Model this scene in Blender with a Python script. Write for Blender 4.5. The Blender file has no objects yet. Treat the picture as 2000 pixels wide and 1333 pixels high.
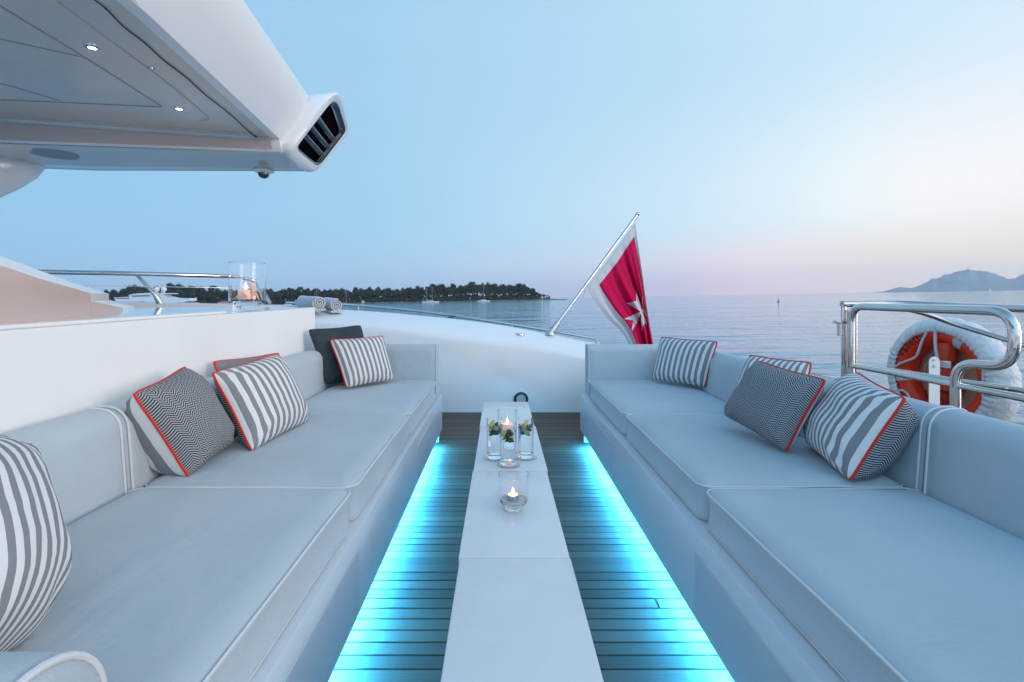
import bpy, bmesh, math, random
from mathutils import Vector, Matrix, noise
random.seed(7)
S = bpy.context.scene
COL = S.collection
F, CX, CY, E = 944.0, 978.0, 583.0, 1.17      # focal length in px, vanishing point, eye height over the deck
V = Vector
PI = math.pi

def at(px, py, y):                      # a photo pixel at depth y metres -> a point
    return V(((px - CX) * y / F, y, E - (py - CY) * y / F))
def ath(px, py, h):                     # pixel on the level h metres below the eye (negative: above)
    return at(px, py, F * h / (py - CY))

# ------------------------------------------------------------------ scene tree
def tag(o, label=None, cat=None, group=None, kind=None):
    if label: o['label'] = label
    if cat: o['category'] = cat
    if group: o['group'] = group
    if kind: o['kind'] = kind
    return o
def thing(name, label, cat, loc=(0, 0, 0), group=None):
    o = bpy.data.objects.new(name, None); COL.objects.link(o)
    o.location = loc; o.empty_display_size = .1
    return tag(o, label, cat, group)

class MB:
    """collects vertices / faces given in world coordinates"""
    def __init__(s): s.v = []; s.f = []; s.uv = []; s.smooth = []; s.hasuv = False
    def add(s, vs, fs, smooth=False, uvs=None):
        n = len(s.v); s.v += [tuple(p) for p in vs]
        for f in fs: s.f.append([i + n for i in f]); s.smooth.append(smooth)
        if uvs: s.hasuv = True; s.uv += list(uvs)
        else: s.uv += [(0, 0)] * len(vs)
        return s
    def box(s, x0, x1, y0, y1, z0, z1, bev=0, seg=2, rot=None, org=None):
        bm = bmesh.new(); bmesh.ops.create_cube(bm, size=1)
        for v in bm.verts:
            v.co = V(((x0 + x1) / 2 + v.co.x * (x1 - x0), (y0 + y1) / 2 + v.co.y * (y1 - y0), (z0 + z1) / 2 + v.co.z * (z1 - z0)))
        if bev: bmesh.ops.bevel(bm, geom=bm.edges[:], offset=bev, segments=seg, profile=.5, affect='EDGES')
        if rot is not None:
            o = V(org) if org is not None else V(((x0 + x1) / 2, (y0 + y1) / 2, (z0 + z1) / 2))
            for v in bm.verts: v.co = rot @ (v.co - o) + o
        bm.verts.index_update()
        s.add([v.co.copy() for v in bm.verts], [[v.index for v in f.verts] for f in bm.faces], bool(bev)); bm.free(); return s
    def rings(s, rings, closed=True, cap=True, smooth=True, uvs=None):
        n = len(rings[0]); vs = [p for r in rings for p in r]; fs = []
        for i in range(len(rings) - 1):
            for j in range(n if closed else n - 1):
                k = (j + 1) % n
                fs.append([i * n + j, i * n + k, (i + 1) * n + k, (i + 1) * n + j])
        if cap and closed:
            fs.append(list(range(n))[::-1]); fs.append([(len(rings) - 1) * n + j for j in range(n)])
        return s.add(vs, fs, smooth, uvs)
    def lathe(s, prof, c=(0, 0, 0), seg=32, axis='Z', cap=True):
        rs = []; pr = [prof[0]]
        for (r0, z0), (r1, z1) in zip(prof[:-1], prof[1:]):
            L = math.hypot(r1 - r0, z1 - z0)
            if L > .006 and seg >= 24:
                for f in (.0012 / L, 1 - .0012 / L): pr.append((r0 + (r1 - r0) * f, z0 + (z1 - z0) * f))
            pr.append((r1, z1))
        for r, z in pr:
            ring = []
            for k in range(seg):
                a = 2 * PI * k / seg
                if axis == 'Z': p = V((r * math.cos(a), r * math.sin(a), z))
                elif axis == 'Y': p = V((r * math.cos(a), z, -r * math.sin(a)))
                else: p = V((z, r * math.cos(a), r * math.sin(a)))
                ring.append(p + V(c))
            rs.append(ring)
        return s.rings(rs, cap=cap)
    def tube(s, pts, r, seg=12, closed=False, cap=True):
        pts = [V(p) for p in pts]; n = len(pts)
        rr = r if isinstance(r, (list, tuple)) else [r] * n
        up = None; rs = []
        for i, p in enumerate(pts):
            if closed: t = pts[(i + 1) % n] - pts[i - 1]
            else: t = pts[min(i + 1, n - 1)] - pts[max(i - 1, 0)]
            t.normalize()
            if up is None:
                up = V((0, 0, 1)) if abs(t.z) < .9 else V((0, 1, 0))
            a = (up - t * up.dot(t)).normalized(); b = t.cross(a); up = a
            rs.append([p + (a * math.cos(2 * PI * k / seg) + b * math.sin(2 * PI * k / seg)) * rr[i] for k in range(seg)])
        if closed:
            rs.append(rs[0]); return s.rings(rs, cap=False)
        return s.rings(rs, cap=cap)
    def prism(s, poly, vec, smooth=False):
        vec = V(vec); a = [V(p) for p in poly]; b = [p + vec for p in a]; n = len(a)
        fs = [[i, (i + 1) % n, (i + 1) % n + n, i + n] for i in range(n)] + [list(range(n))[::-1], [i + n for i in range(n)]]
        return s.add(a + b, fs, smooth)
    def ball(s, c, r, sub=2, sc=(1, 1, 1), jit=0, seed=0):
        bm = bmesh.new(); bmesh.ops.create_icosphere(bm, subdivisions=sub, radius=1)
        vs = []
        for v in bm.verts:
            k = 1 + jit * noise.noise(v.co * 1.7 + V((seed, seed * 2, 0)))
            vs.append(V(c) + V((v.co.x * sc[0], v.co.y * sc[1], v.co.z * sc[2])) * r * k)
        bm.verts.index_update()
        s.add(vs, [[v.index for v in f.verts] for f in bm.faces], True); bm.free(); return s
    def build(s, name, mat, parent=None, loc=None):
        off = V(parent_loc(parent)) if parent else V(loc or (0, 0, 0))
        me = bpy.data.meshes.new(name)
        me.from_pydata([tuple(V(p) - off) for p in s.v], [], s.f)
        me.polygons.foreach_set('use_smooth', s.smooth)
        if s.hasuv:
            l = me.uv_layers.new(name='UVMap')
            for lp in me.loops: l.data[lp.index].uv = s.uv[lp.vertex_index]
        bm = bmesh.new(); bm.from_mesh(me)
        if not s.hasuv: bmesh.ops.remove_doubles(bm, verts=bm.verts[:], dist=2e-6)
        bmesh.ops.recalc_face_normals(bm, faces=bm.faces[:])
        bm.to_mesh(me); bm.free()
        me.materials.append(mat); me.update()
        o = bpy.data.objects.new(name, me); COL.objects.link(o)
        if parent: o.parent = parent
        else: o.location = off
        try: me.set_sharp_from_angle(angle=math.radians(42))
        except Exception: pass
        return o
def parent_loc(o):
    p = V((0, 0, 0))
    while o: p = p + o.location; o = o.parent
    return p
def copy_tree(o, parent=None):
    c = o.copy(); COL.objects.link(c); c.parent = parent
    for ch in o.children: copy_tree(ch, c)
    return c
def fillet(pts, rad, n=7):
    pts = [V(p) for p in pts]; out = [pts[0]]
    for i in range(1, len(pts) - 1):
        a, b, c = pts[i - 1], pts[i], pts[i + 1]
        u = (a - b); w = (c - b)
        d = min(rad, u.length * .48, w.length * .48)
        p0 = b + u.normalized() * d; p1 = b + w.normalized() * d
        for k in range(n + 1):
            t = k / n; out.append(p0 * (1 - t) ** 2 + b * 2 * t * (1 - t) + p1 * t * t)
    out.append(pts[-1]); return out
def spline(pts, n=8):
    pts = [V(p) for p in pts]; P = [pts[0] * 2 - pts[1]] + pts + [pts[-1] * 2 - pts[-2]]; out = []
    for i in range(1, len(P) - 2):
        for k in range(n):
            t = k / n; a, b, c, d = P[i - 1:i + 3]
            out.append(.5 * ((2 * b) + (c - a) * t + (2 * a - 5 * b + 4 * c - d) * t * t + (3 * b - a - 3 * c + d) * t ** 3))
    out.append(pts[-1]); return out
def lerp(xs, ys, x):
    if x <= xs[0]: return ys[0]
    for i in range(len(xs) - 1):
        if x <= xs[i + 1]:
            t = (x - xs[i]) / (xs[i + 1] - xs[i]); return ys[i] * (1 - t) + ys[i + 1] * t
    return ys[-1]

# ------------------------------------------------------------------ materials
MATS = {}
class NT:
    def __init__(s, m): s.t = m.node_tree; s.n = s.t.nodes; s.l = s.t.links
    def new(s, typ, **kw):
        n = s.n.new(typ)
        for k, v in kw.items(): setattr(n, k, v)
        return n
    def link(s, a, b): s.l.new(a, b)
    def math(s, op, a, b=None, c=None):
        n = s.new('ShaderNodeMath', operation=op)
        for i, q in enumerate((a, b, c)):
            if q is None: continue
            if isinstance(q, (int, float)): n.inputs[i].default_value = q
            else: s.link(q, n.inputs[i])
        return n.outputs[0]
    def mix(s, fac, a, b):
        n = s.new('ShaderNodeMix', data_type='RGBA')
        for i, q in ((0, fac), (6, a), (7, b)):
            if isinstance(q, (int, float)): n.inputs[i].default_value = q
            elif isinstance(q, tuple): n.inputs[i].default_value = (*q, 1) if len(q) == 3 else q
            else: s.link(q, n.inputs[i])
        return n.outputs[2]
def mat(name, col=(.8, .8, .8), rough=.5, metal=0, spec=.5, trans=0, ior=1.45, coat=0, emit=None, es=0, noise_amt=0, nscale=5,
        bump=0, bscale=50, sub=0, sheen=0, stretch=None):
    m = bpy.data.materials.new(name); m.use_nodes = True; t = NT(m)
    b = t.n['Principled BSDF']
    b.inputs['Base Color'].default_value = (*col, 1); b.inputs['Roughness'].default_value = rough
    b.inputs['Metallic'].default_value = metal; b.inputs['Specular IOR Level'].default_value = spec
    b.inputs['Transmission Weight'].default_value = trans; b.inputs['IOR'].default_value = ior
    b.inputs['Coat Weight'].default_value = coat; b.inputs['Coat Roughness'].default_value = .06
    b.inputs['Sheen Weight'].default_value = sheen
    if sub: b.inputs['Subsurface Weight'].default_value = sub; b.inputs['Subsurface Radius'].default_value = (.02, .01, .005)
    if emit: b.inputs['Emission Color'].default_value = (*emit, 1); b.inputs['Emission Strength'].default_value = es
    if noise_amt or bump:
        tc = t.new('ShaderNodeTexCoord'); src = tc.outputs['Object']
        if stretch:
            mp = t.new('ShaderNodeMapping'); mp.inputs['Scale'].default_value = stretch; t.link(src, mp.inputs[0]); src = mp.outputs[0]
    if noise_amt:
        nz = t.new('ShaderNodeTexNoise'); nz.inputs['Scale'].default_value = nscale; nz.inputs['Detail'].default_value = 5
        t.link(src, nz.inputs['Vector'])
        lo = tuple(c * (1 - noise_amt) for c in col); hi = tuple(min(1, c * (1 + noise_amt)) for c in col)
        mr = t.new('ShaderNodeMapRange'); mr.inputs[1].default_value = .3; mr.inputs[2].default_value = .7
        t.link(nz.outputs[0], mr.inputs[0])
        t.link(t.mix(mr.outputs[0], lo, hi), b.inputs['Base Color'])
    if bump:
        nb = t.new('ShaderNodeTexNoise'); nb.inputs['Scale'].default_value = bscale; nb.inputs['Detail'].default_value = 4
        t.link(src, nb.inputs['Vector'])
        bp = t.new('ShaderNodeBump'); bp.inputs['Strength'].default_value = bump; bp.inputs['Distance'].default_value = min(.01, .45 / bscale)
        t.link(nb.outputs[0], bp.inputs['Height']); t.link(bp.outputs[0], b.inputs['Normal'])
    MATS[name] = m
    return m

M_gel = mat('white_gelcoat', (.86, .86, .86), .22, coat=.5, noise_amt=.015, nscale=2)
M_wall = mat('matt_white_paint', (.82, .82, .82), .42, noise_amt=.02, nscale=3)
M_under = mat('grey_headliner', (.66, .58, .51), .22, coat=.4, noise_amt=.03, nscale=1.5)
M_warm_reflect = mat('painted_warm_reflection', (.64, .49, .44), .25, coat=.3, noise_amt=.04, nscale=1.2)  # warm reflected light on white surfaces, put into the colour
M_table = mat('white_lacquer', (.76, .77, .78), .24, coat=.25, noise_amt=.035, nscale=7, bump=.08, bscale=30)
M_base = mat('pearl_grey_lacquer', (.64, .67, .70), .32, coat=.2, noise_amt=.02, nscale=3)
M_mesh = mat('perforated_panel', (.52, .56, .60), .45, bump=.35, bscale=900)
M_chrome = mat('polished_steel', (.62, .60, .58), .07, metal=1, noise_amt=.03, nscale=6)
M_steel = mat('brushed_steel', (.55, .55, .55), .25, metal=1)
M_black = mat('black_plastic', (.012, .013, .015), .35)
M_dark = mat('dark_smoked_metal', (.02, .03, .045), .18, coat=.5)
M_piping = mat('red_piping', (.66, .028, .016), .6)
M_welt = mat('pale_welt_piping', (.68, .69, .70), .7)
M_dome = mat('black_dome', (.01, .01, .012), .05, coat=1)
M_orange = mat('orange_float', (.86, .040, .010), .42, noise_amt=.15, nscale=8)
M_redor = mat('orange_red_lamp_body', (.62, .05, .015), .38)
M_cover = mat('white_fabric_cover', (.74, .73, .73), .55, bump=1.0, bscale=30, noise_amt=.05, nscale=9)
M_rope = mat('pale_rope', (.62, .62, .64), .8, bump=.5, bscale=160)
M_redrope = mat('dark_red_line', (.22, .01, .01), .7)
M_peach = mat('peach_lining', (.72, .42, .30), .7, noise_amt=.08, nscale=5)
M_tape = mat('reflective_tape', (.52, .53, .58), .35, noise_amt=.1, nscale=15)
M_text = mat('black_lettering', (.03, .01, .01), .6)
M_towel = mat('grey_terry_towel', (.52, .53, .56), .95, noise_amt=.2, nscale=60, bump=1, bscale=180, sheen=.3)
M_glass = mat('clear_glass', (1, 1, 1), .0, trans=1, ior=1.22)
M_vase = mat('thick_clear_glass', (1, 1, 1), .0, trans=1, ior=1.33)
M_water = mat('clear_drink', (.97, 1, 1), .0, trans=1, ior=1.18, bump=.25, bscale=120)
M_ice = mat('ice', (.93, .97, .97), .25, trans=.6, ior=1.31, bump=.3, bscale=60)
M_mint = mat('mint_leaf', (.022, .085, .010), .5, noise_amt=.4, nscale=60)
M_lemon = mat('lemon_rind', (.80, .48, .02), .45)
M_flesh = mat('lime_flesh', (.62, .66, .25), .4, noise_amt=.2, nscale=120)
M_cucu = mat('cucumber_slice', (.38, .50, .30), .45, noise_amt=.2, nscale=90)
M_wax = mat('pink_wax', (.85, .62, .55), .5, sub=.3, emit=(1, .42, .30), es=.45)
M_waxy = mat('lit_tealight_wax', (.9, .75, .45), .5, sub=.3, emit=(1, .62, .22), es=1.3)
M_tin = mat('tealight_tin', (.55, .55, .6), .3, metal=.9)
M_flame = mat('flame', (1, .8, .5), .5, emit=(1, .62, .30), es=9)
M_sand = mat('glittering_sand', (.80, .79, .82), .5, noise_amt=.5, nscale=400, bump=1, bscale=500)
M_shell = mat('shell', (.80, .70, .62), .5, noise_amt=.15, nscale=40)
M_star = mat('starfish', (.82, .56, .46), .8, bump=.5, bscale=120)
M_pebble = mat('brown_pebbles', (.22, .14, .11), .6, noise_amt=.4, nscale=30)
M_lampglow = mat('lamp_lens', (1, .9, .8), .3, emit=(1, .86, .74), es=14)
M_led = mat('cyan_led', (.5, .9, 1), .4, emit=(0.035, .46, 1.0), es=760)
M_slate = mat('slate_cushion_fabric', (.030, .045, .058), .85, noise_amt=.12, nscale=8, bump=.3, bscale=300)
M_hull = mat('hull_paint', (.78, .78, .78), .2, coat=.5)
M_rock = mat('shore_rock', (.16, .13, .115), .9, noise_amt=.4, nscale=.12)
M_trunk = mat('pine_bark', (.06, .045, .035), .9)
M_leaf = []
for i, c in enumerate([(.020, .034, .026), (.030, .045, .030), (.015, .026, .022)]):
    M_leaf.append(mat('pine_foliage_%s' % 'abc'[i], c, .9, noise_amt=.5, nscale=.4))
M_boat = mat('boat_white', (.72, .72, .72), .35)
M_boatdark = mat('boat_dark_glass', (.03, .035, .045), .1)
M_mast = mat('mast_alloy', (.62, .62, .62), .4)
M_hill = mat('hill_scrub_haze_blue', (.09, .17, .24), .95, noise_amt=.3, nscale=.002)  # scrub colour shifted to blue to stand for distant haze
M_house = mat('pale_house_wall', (.62, .58, .54), .8)
M_roof = mat('clay_roof', (.30, .14, .09), .8)

def fabric(name, col):
    m = bpy.data.materials.new(name); m.use_nodes = True; t = NT(m); b = t.n['Principled BSDF']
    b.inputs['Roughness'].default_value = .85; b.inputs['Sheen Weight'].default_value = .12; b.inputs['Specular IOR Level'].default_value = .25
    tc = t.new('ShaderNodeTexCoord')
    n1 = t.new('ShaderNodeTexNoise'); n1.inputs['Scale'].default_value = 2.2; n1.inputs['Detail'].default_value = 6; t.link(tc.outputs['Object'], n1.inputs[0])
    n2 = t.new('ShaderNodeTexNoise'); n2.inputs['Scale'].default_value = 420; t.link(tc.outputs['Object'], n2.inputs[0])
    mp = t.new('ShaderNodeMapping'); mp.inputs['Scale'].default_value = (30, 700, 700); t.link(tc.outputs['Object'], mp.inputs[0])
    n3 = t.new('ShaderNodeTexNoise'); n3.inputs['Scale'].default_value = 1; t.link(mp.outputs[0], n3.inputs[0])
    f = t.math('ADD', t.math('MULTIPLY', n1.outputs[0], .5), t.math('ADD', t.math('MULTIPLY', n2.outputs[0], .25), t.math('MULTIPLY', n3.outputs[0], .25)))
    mr = t.new('ShaderNodeMapRange'); mr.inputs[1].default_value = .35; mr.inputs[2].default_value = .65; t.link(f, mr.inputs[0])
    t.link(t.mix(mr.outputs[0], tuple(c * .90 for c in col), tuple(c * 1.08 for c in col)), b.inputs['Base Color'])
    n4 = t.new('ShaderNodeTexNoise'); n4.inputs['Scale'].default_value = 3.5; n4.inputs['Detail'].default_value = 6; n4.inputs['Distortion'].default_value = 1.2; t.link(tc.outputs['Object'], n4.inputs[0])
    bp0 = t.new('ShaderNodeBump'); bp0.inputs['Strength'].default_value = .30; bp0.inputs['Distance'].default_value = .03; t.link(n4.outputs[0], bp0.inputs['Height'])
    bp = t.new('ShaderNodeBump'); bp.inputs['Strength'].default_value = .3; bp.inputs['Distance'].default_value = .002
    t.link(n3.outputs[0], bp.inputs['Height']); t.link(bp0.outputs[0], bp.inputs['Normal']); t.link(bp.outputs[0], b.inputs['Normal'])
    return m
M_fab = fabric('pale_grey_upholstery', (.475, .54, .58))

def herring(t, u, v, cols, rows):
    """zigzag mask 0/1 from uv"""
    cu = t.math('MULTIPLY', u, cols)
    zig = t.math('ABSOLUTE', t.math('SUBTRACT', t.math('FRACT', cu), .5))
    w = t.math('ADD', t.math('MULTIPLY', v, rows), t.math('MULTIPLY', zig, rows / cols * 1.05))
    return t.math('GREATER_THAN', t.math('FRACT', w), .5)
def pattern_mat(name, kind, n=10, rot=False):
    m = bpy.data.materials.new(name); m.use_nodes = True; t = NT(m); b = t.n['Principled BSDF']
    b.inputs['Roughness'].default_value = .9; b.inputs['Specular IOR Level'].default_value = .2
    uv = t.new('ShaderNodeUVMap'); sp = t.new('ShaderNodeSeparateXYZ'); t.link(uv.outputs[0], sp.inputs[0])
    u, v = sp.outputs[0], sp.outputs[1]
    if rot: u, v = v, u
    if kind == 'stripe':
        s = t.math('GREATER_THAN', t.math('FRACT', t.math('ADD', t.math('MULTIPLY', u, n), .25)), .5)
        h = herring(t, u, v, n * 4, 130)
        grey = t.mix(h, (.19, .195, .21), (.31, .315, .33))
        c = t.mix(s, (.74, .74, .74), grey); hh = h
    else:
        hh = herring(t, u, v, 11, 38)
        c = t.mix(hh, (.014, .019, .028), (.42, .44, .46))
    t.link(c, b.inputs['Base Color'])
    nz = t.new('ShaderNodeTexNoise'); nz.inputs['Scale'].default_value = 7; nz.inputs['Detail'].default_value = 3
    tc = t.new('ShaderNodeTexCoord'); t.link(tc.outputs['Object'], nz.inputs[0])
    bp = t.new('ShaderNodeBump'); bp.inputs['Strength'].default_value = .35; bp.inputs['Distance'].default_value = .02; t.link(nz.outputs[0], bp.inputs['Height'])
    t.link(bp.outputs[0], b.inputs['Normal'])
    return m
M_stripe = pattern_mat('grey_and_white_stripe', 'stripe', 11)
M_stripeV = pattern_mat('grey_and_white_stripe_bold', 'stripe', 12)
M_herr = pattern_mat('black_and_white_herringbone', 'herring')

def deck_mat():
    m = bpy.data.materials.new('weathered_teak'); m.use_nodes = True; t = NT(m); b = t.n['Principled BSDF']; b.inputs['Specular IOR Level'].default_value = .22
    tc = t.new('ShaderNodeTexCoord'); sp = t.new('ShaderNodeSeparateXYZ'); t.link(tc.outputs['Object'], sp.inputs[0])
    plank = t.math('FLOOR', t.math('DIVIDE', t.math('SUBTRACT', sp.outputs[1], 2.064 - 6.0), .06))
    wn = t.new('ShaderNodeTexWhiteNoise', noise_dimensions='1D'); t.link(plank, wn.inputs['W'])
    mp = t.new('ShaderNodeMapping'); mp.inputs['Scale'].default_value = (5, 420, 10); t.link(tc.outputs['Object'], mp.inputs[0])
    nz = t.new('ShaderNodeTexNoise'); nz.inputs['Scale'].default_value = 1; nz.inputs['Detail'].default_value = 6; t.link(mp.outputs[0], nz.inputs[0])
    f = t.math('ADD', t.math('MULTIPLY', wn.outputs[0], .5), t.math('MULTIPLY', nz.outputs[0], .45))
    t.link(t.mix(f, (.050, .034, .025), (.200, .142, .106)), b.inputs['Base Color'])
    mr = t.new('ShaderNodeMapRange'); mr.inputs[3].default_value = .34; mr.inputs[4].default_value = .6; t.link(nz.outputs[0], mr.inputs[0]); t.link(mr.outputs[0], b.inputs['Roughness'])
    bp = t.new('ShaderNodeBump'); bp.inputs['Strength'].default_value = .5; bp.inputs['Distance'].default_value = .002; t.link(nz.outputs[0], bp.inputs['Height']); t.link(bp.outputs[0], b.inputs['Normal'])
    return m
M_teak = deck_mat()
M_caulk = mat('black_caulk', (.012, .012, .013), .5)

# ------------------------------------------------------------------ tilt of sea and everything on it (the yacht heels a little)
ROLL = -0.0156
TILT = Matrix.Translation((0, 0, E)) @ Matrix.Rotation(ROLL, 4, 'Y') @ Matrix.Translation((0, 0, -E))
def tilt(o):
    o.rotation_euler = (o.rotation_euler.x, ROLL, o.rotation_euler.z); o.location = TILT @ o.location; return o
SEA = E - 5.5
def sea_at(px, Y, z=0): return V(((px - CX) * Y / F, Y, SEA + z))

# ================================================================== SETTING
# deck: caulk sheet with teak planks as real boards
DZ = 0.0
planks = MB(); y = 0.40
seams = []
y = -1.4
edges = [-1.4]
k0 = 2.064
ys = []
yy = k0
while yy > -1.4: ys.append(yy); yy -= .06
ys = ys[::-1]
yy = 2.236
while yy < 5.6: ys.append(yy); yy += .06
for a, b in zip(ys[:-1], ys[1:]):
    # a few butt joints on the right hand side
    x0, x1 = -2.6, 1.75
    i = int(round(a / .06))
    cut = None
    if i % 5 == 0 and b - a < .1: cut = (.98 - .06 * ((i * 7) % 5)) if a > 3.5 else (.45 + .05 * (i % 9))
    if cut:
        planks.box(x0, cut - .004, a + .004, b - .004, -.012, DZ, 0)
        planks.box(cut + .004, x1, a + .004, b - .004, -.012, DZ, 0)
    else: planks.box(x0, x1, a + .004, b - .004, -.012, DZ, 0)
dk = planks.build('deck', M_teak); tag(dk, kind='structure')
ck = MB().box(-2.62, 1.77, -1.42, 5.62, -.06, -.005).build('deck_caulking', M_caulk); tag(ck, kind='structure')

# sea
def sea_mat():
    m = bpy.data.materials.new('calm_sea'); m.use_nodes = True; t = NT(m); b = t.n['Principled BSDF']
    b.inputs['Base Color'].default_value = (.025, .23, .37, 1); b.inputs['Roughness'].default_value = .06; b.inputs['IOR'].default_value = 1.33
    tc = t.new('ShaderNodeTexCoord')
    def nz(sc, st, det, dist):
        mp = t.new('ShaderNodeMapping'); mp.inputs['Scale'].default_value = st; mp.inputs['Rotation'].default_value = (0, 0, .25); t.link(tc.outputs['Object'], mp.inputs[0])
        n = t.new('ShaderNodeTexNoise'); n.inputs['Scale'].default_value = sc; n.inputs['Detail'].default_value = det; n.inputs['Distortion'].default_value = .4; t.link(mp.outputs[0], n.inputs[0])
        return t.math('MULTIPLY', n.outputs[0], dist)
    h = t.math('ADD', nz(1, (.085, .20, 1), 4, .85), t.math('ADD', nz(1, (.4, .8, 1), 2, .12), nz(1, (.012, .03, 1), 2, 2.6)))
    bp = t.new('ShaderNodeBump'); bp.inputs['Strength'].default_value = 1; bp.inputs['Distance'].default_value = 1.0
    t.link(h, bp.inputs['Height']); t.link(bp.outputs[0], b.inputs['Normal'])
    return m
sm = MB(); R = 14000.0
sm.add([(-R, -2500, 0), (R, -2500, 0), (R, R, 0), (-R, R, 0)], [[0, 1, 2, 3]])
sea = sm.build('sea', sea_mat(), loc=(0, 0, 0)); sea.location = (0, 0, SEA); tag(sea, kind='structure'); tilt(sea)

# hills far across the bay
ridge = [(1430, 579), (1600, 577), (1690, 573), (1724, 570), (1757, 561), (1781, 563.4), (1799, 557), (1814, 549.6), (1820, 544.5), (1835, 543.6),
         (1844, 536.4), (1856, 535.8), (1874, 529.5), (1892, 526.5), (1910, 529), (1928, 530), (1943, 534.6), (1955, 538.5), (1970, 545.4),
         (1982, 544.5), (2000, 534.6), (2040, 520), (2100, 530), (2180, 548), (2300, 566)]
rx = [p[0] for p in ridge]
rh = [(579 - .0156 * (p[0] - 1260)) - p[1] for p in ridge]
hm = MB(); rows = []
NX = 260
for j, (Y, k) in enumerate([(9000, 0), (9300, .22), (9700, .5), (10100, .78), (10500, 1.0), (11000, .8), (11800, .0)]):
    row = []
    for i in range(NX):
        px = 1420 + (2320 - 1420) * i / (NX - 1)
        hh = lerp(rx, rh, px) * 10500 / F
        hh = max(hh, 0) + 5.5 * .2
        n = noise.noise(V((px * .05, Y * .0012, 0))) * .30 + noise.noise(V((px * .22, Y * .004, 3))) * .10
        kk = k * (1 + (n if 0 < k < 1 else noise.noise(V((px * .16, 0, 9))) * .07 + noise.noise(V((px * .5, 0, 2))) * .05))
        if 0 < k < 1: kk = min(kk, .90)
        row.append(V(((px - CX) * Y / F, Y, -3 + (hh * kk + 3 if k > 0 else 0))))
    rows.append(row)
hm.rings(rows, closed=False, smooth=True)
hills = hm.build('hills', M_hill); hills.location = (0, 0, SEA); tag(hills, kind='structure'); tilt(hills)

# island -------------------------------------------------------------
def shoreY(px): return lerp([100, 300, 850, 1070, 1112], [720, 760, 930, 1030, 1060], px)
IS0, IS1 = 120, 1112
def island_h(px, d):
    """ground height d metres behind the shoreline"""
    taper = min(1, max(0, (1112 - px) / 70.0)) ** .8
    n = noise.noise(V((px * .06, d * .05, 1)))
    if d <= 0: return -1.2
    return (1.3 * min(1, d / 4) + 3.0 * min(1, d / 60) + n * 1.1) * (.25 + .75 * taper)
im = MB(); rows = []
for d in (-14, 0, 1.5, 5, 12, 25, 50, 90, 140):
    row = []
    for i in range(330):
        px = IS0 + (IS1 - IS0) * i / 329
        Y = shoreY(px) + d + (noise.noise(V((px * .2, d * .3, 5))) * 5 if d < 10 else 0)
        row.append(V(((px - CX) * shoreY(px) / F, Y, island_h(px, d))))
    rows.append(row)
im.rings(rows, closed=False, smooth=True)
isl = im.build('island_ground', M_rock); isl.location = (0, 0, SEA); tag(isl, kind='structure'); tilt(isl)

def tree_proto(k, seed, H, W, lab):
    random.seed(seed)
    root = thing('pine_tree', lab, 'tree', (0, 0, 0), 'pine trees of the island wood')
    tr = MB()
    top = H * .62
    tr.tube([(0, 0, 0), (W * .03, 0, top * .5), (W * .06, 0, top)], [.45, .35, .22], 6)
    for a in range(4):
        an = a * 1.6 + seed
        tr.tube([(W * .04, 0, top * .75), (math.cos(an) * W * .2, math.sin(an) * W * .2, top * 1.05), (math.cos(an) * W * .33, math.sin(an) * W * .33, top * 1.2)], [.25, .16, .08], 5)
    tr.build('trunk', M_trunk, root)
    cr = MB(); clumps = []
    for c in range(13):
        an = random.uniform(0, 2 * PI); rr = math.sqrt(random.random()) * W * .36
        z = H * (.78 - .30 * (rr / (W * .36)) ** 2 * .6) - random.uniform(0, H * .20)
        clumps.append((V((math.cos(an) * rr, math.sin(an) * rr, z)), W * random.uniform(.13, .21)))
    for c, r in clumps:
        cr.ball(c, r * .72, 1, (1, 1, .7), .5, random.random() * 9)
        for q in range(46):
            d = V((random.gauss(0, 1), random.gauss(0, 1), random.gauss(0, .8))).normalized()
            p = c + V((d.x, d.y, d.z * .75)) * r * random.uniform(.7, 1.1)
            s = random.uniform(.28, .6)
            a = V((random.gauss(0, 1), random.gauss(0, 1), random.gauss(0, 1))).normalized(); b = a.cross(d).normalized() * s; a = a * s
            cr.add([p - a, p + b, p + a, p - b * .7], [[0, 1, 2, 3]])
    cr.build('crown', M_leaf[k % 3], root)
    return root
LT = 'dark pine tree standing in the dense wood along the island shore'
protos = [tree_proto(0, 3, 17, 13, LT), tree_proto(1, 5, 19, 15, LT), tree_proto(2, 8, 15, 14, LT), tree_proto(0, 13, 21, 13, LT), tree_proto(1, 21, 13, 11, LT)]
used = set(); random.seed(23)
def put_tree(px, d, sc, i, label=None):
    Y = shoreY(px); p = protos[i]
    o = p if i not in used else copy_tree(p); used.add(i)
    o.location = (((px - CX) * Y / F), Y + d, SEA + island_h(px, d) - .3)
    o.rotation_euler = (0, 0, random.uniform(0, 6.28)); o.scale = (sc * random.uniform(1.0, 1.3), sc * random.uniform(1.0, 1.3), sc * 1.62)
    if label: o['label'] = label
    z = o.rotation_euler.z; o.location = TILT @ o.location
    o.rotation_euler = (0, ROLL, z)
def topline(px):    # relative height of the wood along the shore
    return lerp([190, 300, 380, 430, 560, 700, 760, 800, 860, 900, 1000, 1030, 1060], [1.05, 1.15, 1.0, .85, .92, .95, .88, .98, 1.15, 1.2, 1.15, 1.05, .75], px)
for row, (d, step) in enumerate([(9, 9.0), (24, 8.5), (45, 8.5)]):
    px = 196 + row * 4
    while px < 1060 - row * 5:
        hole = 395 < px < 450 and row == 0
        if not hole: put_tree(px, d + random.uniform(-4, 5), topline(px) * random.uniform(.82, 1.12) * (1 + .05 * row), random.randrange(4))
        px += step * random.uniform(.75, 1.3)
put_tree(1062, 8, .72, 4, 'lone round-crowned pine at the very tip of the wooded island')
for o in list(protos):
    if protos.index(o) not in used: pass

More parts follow.
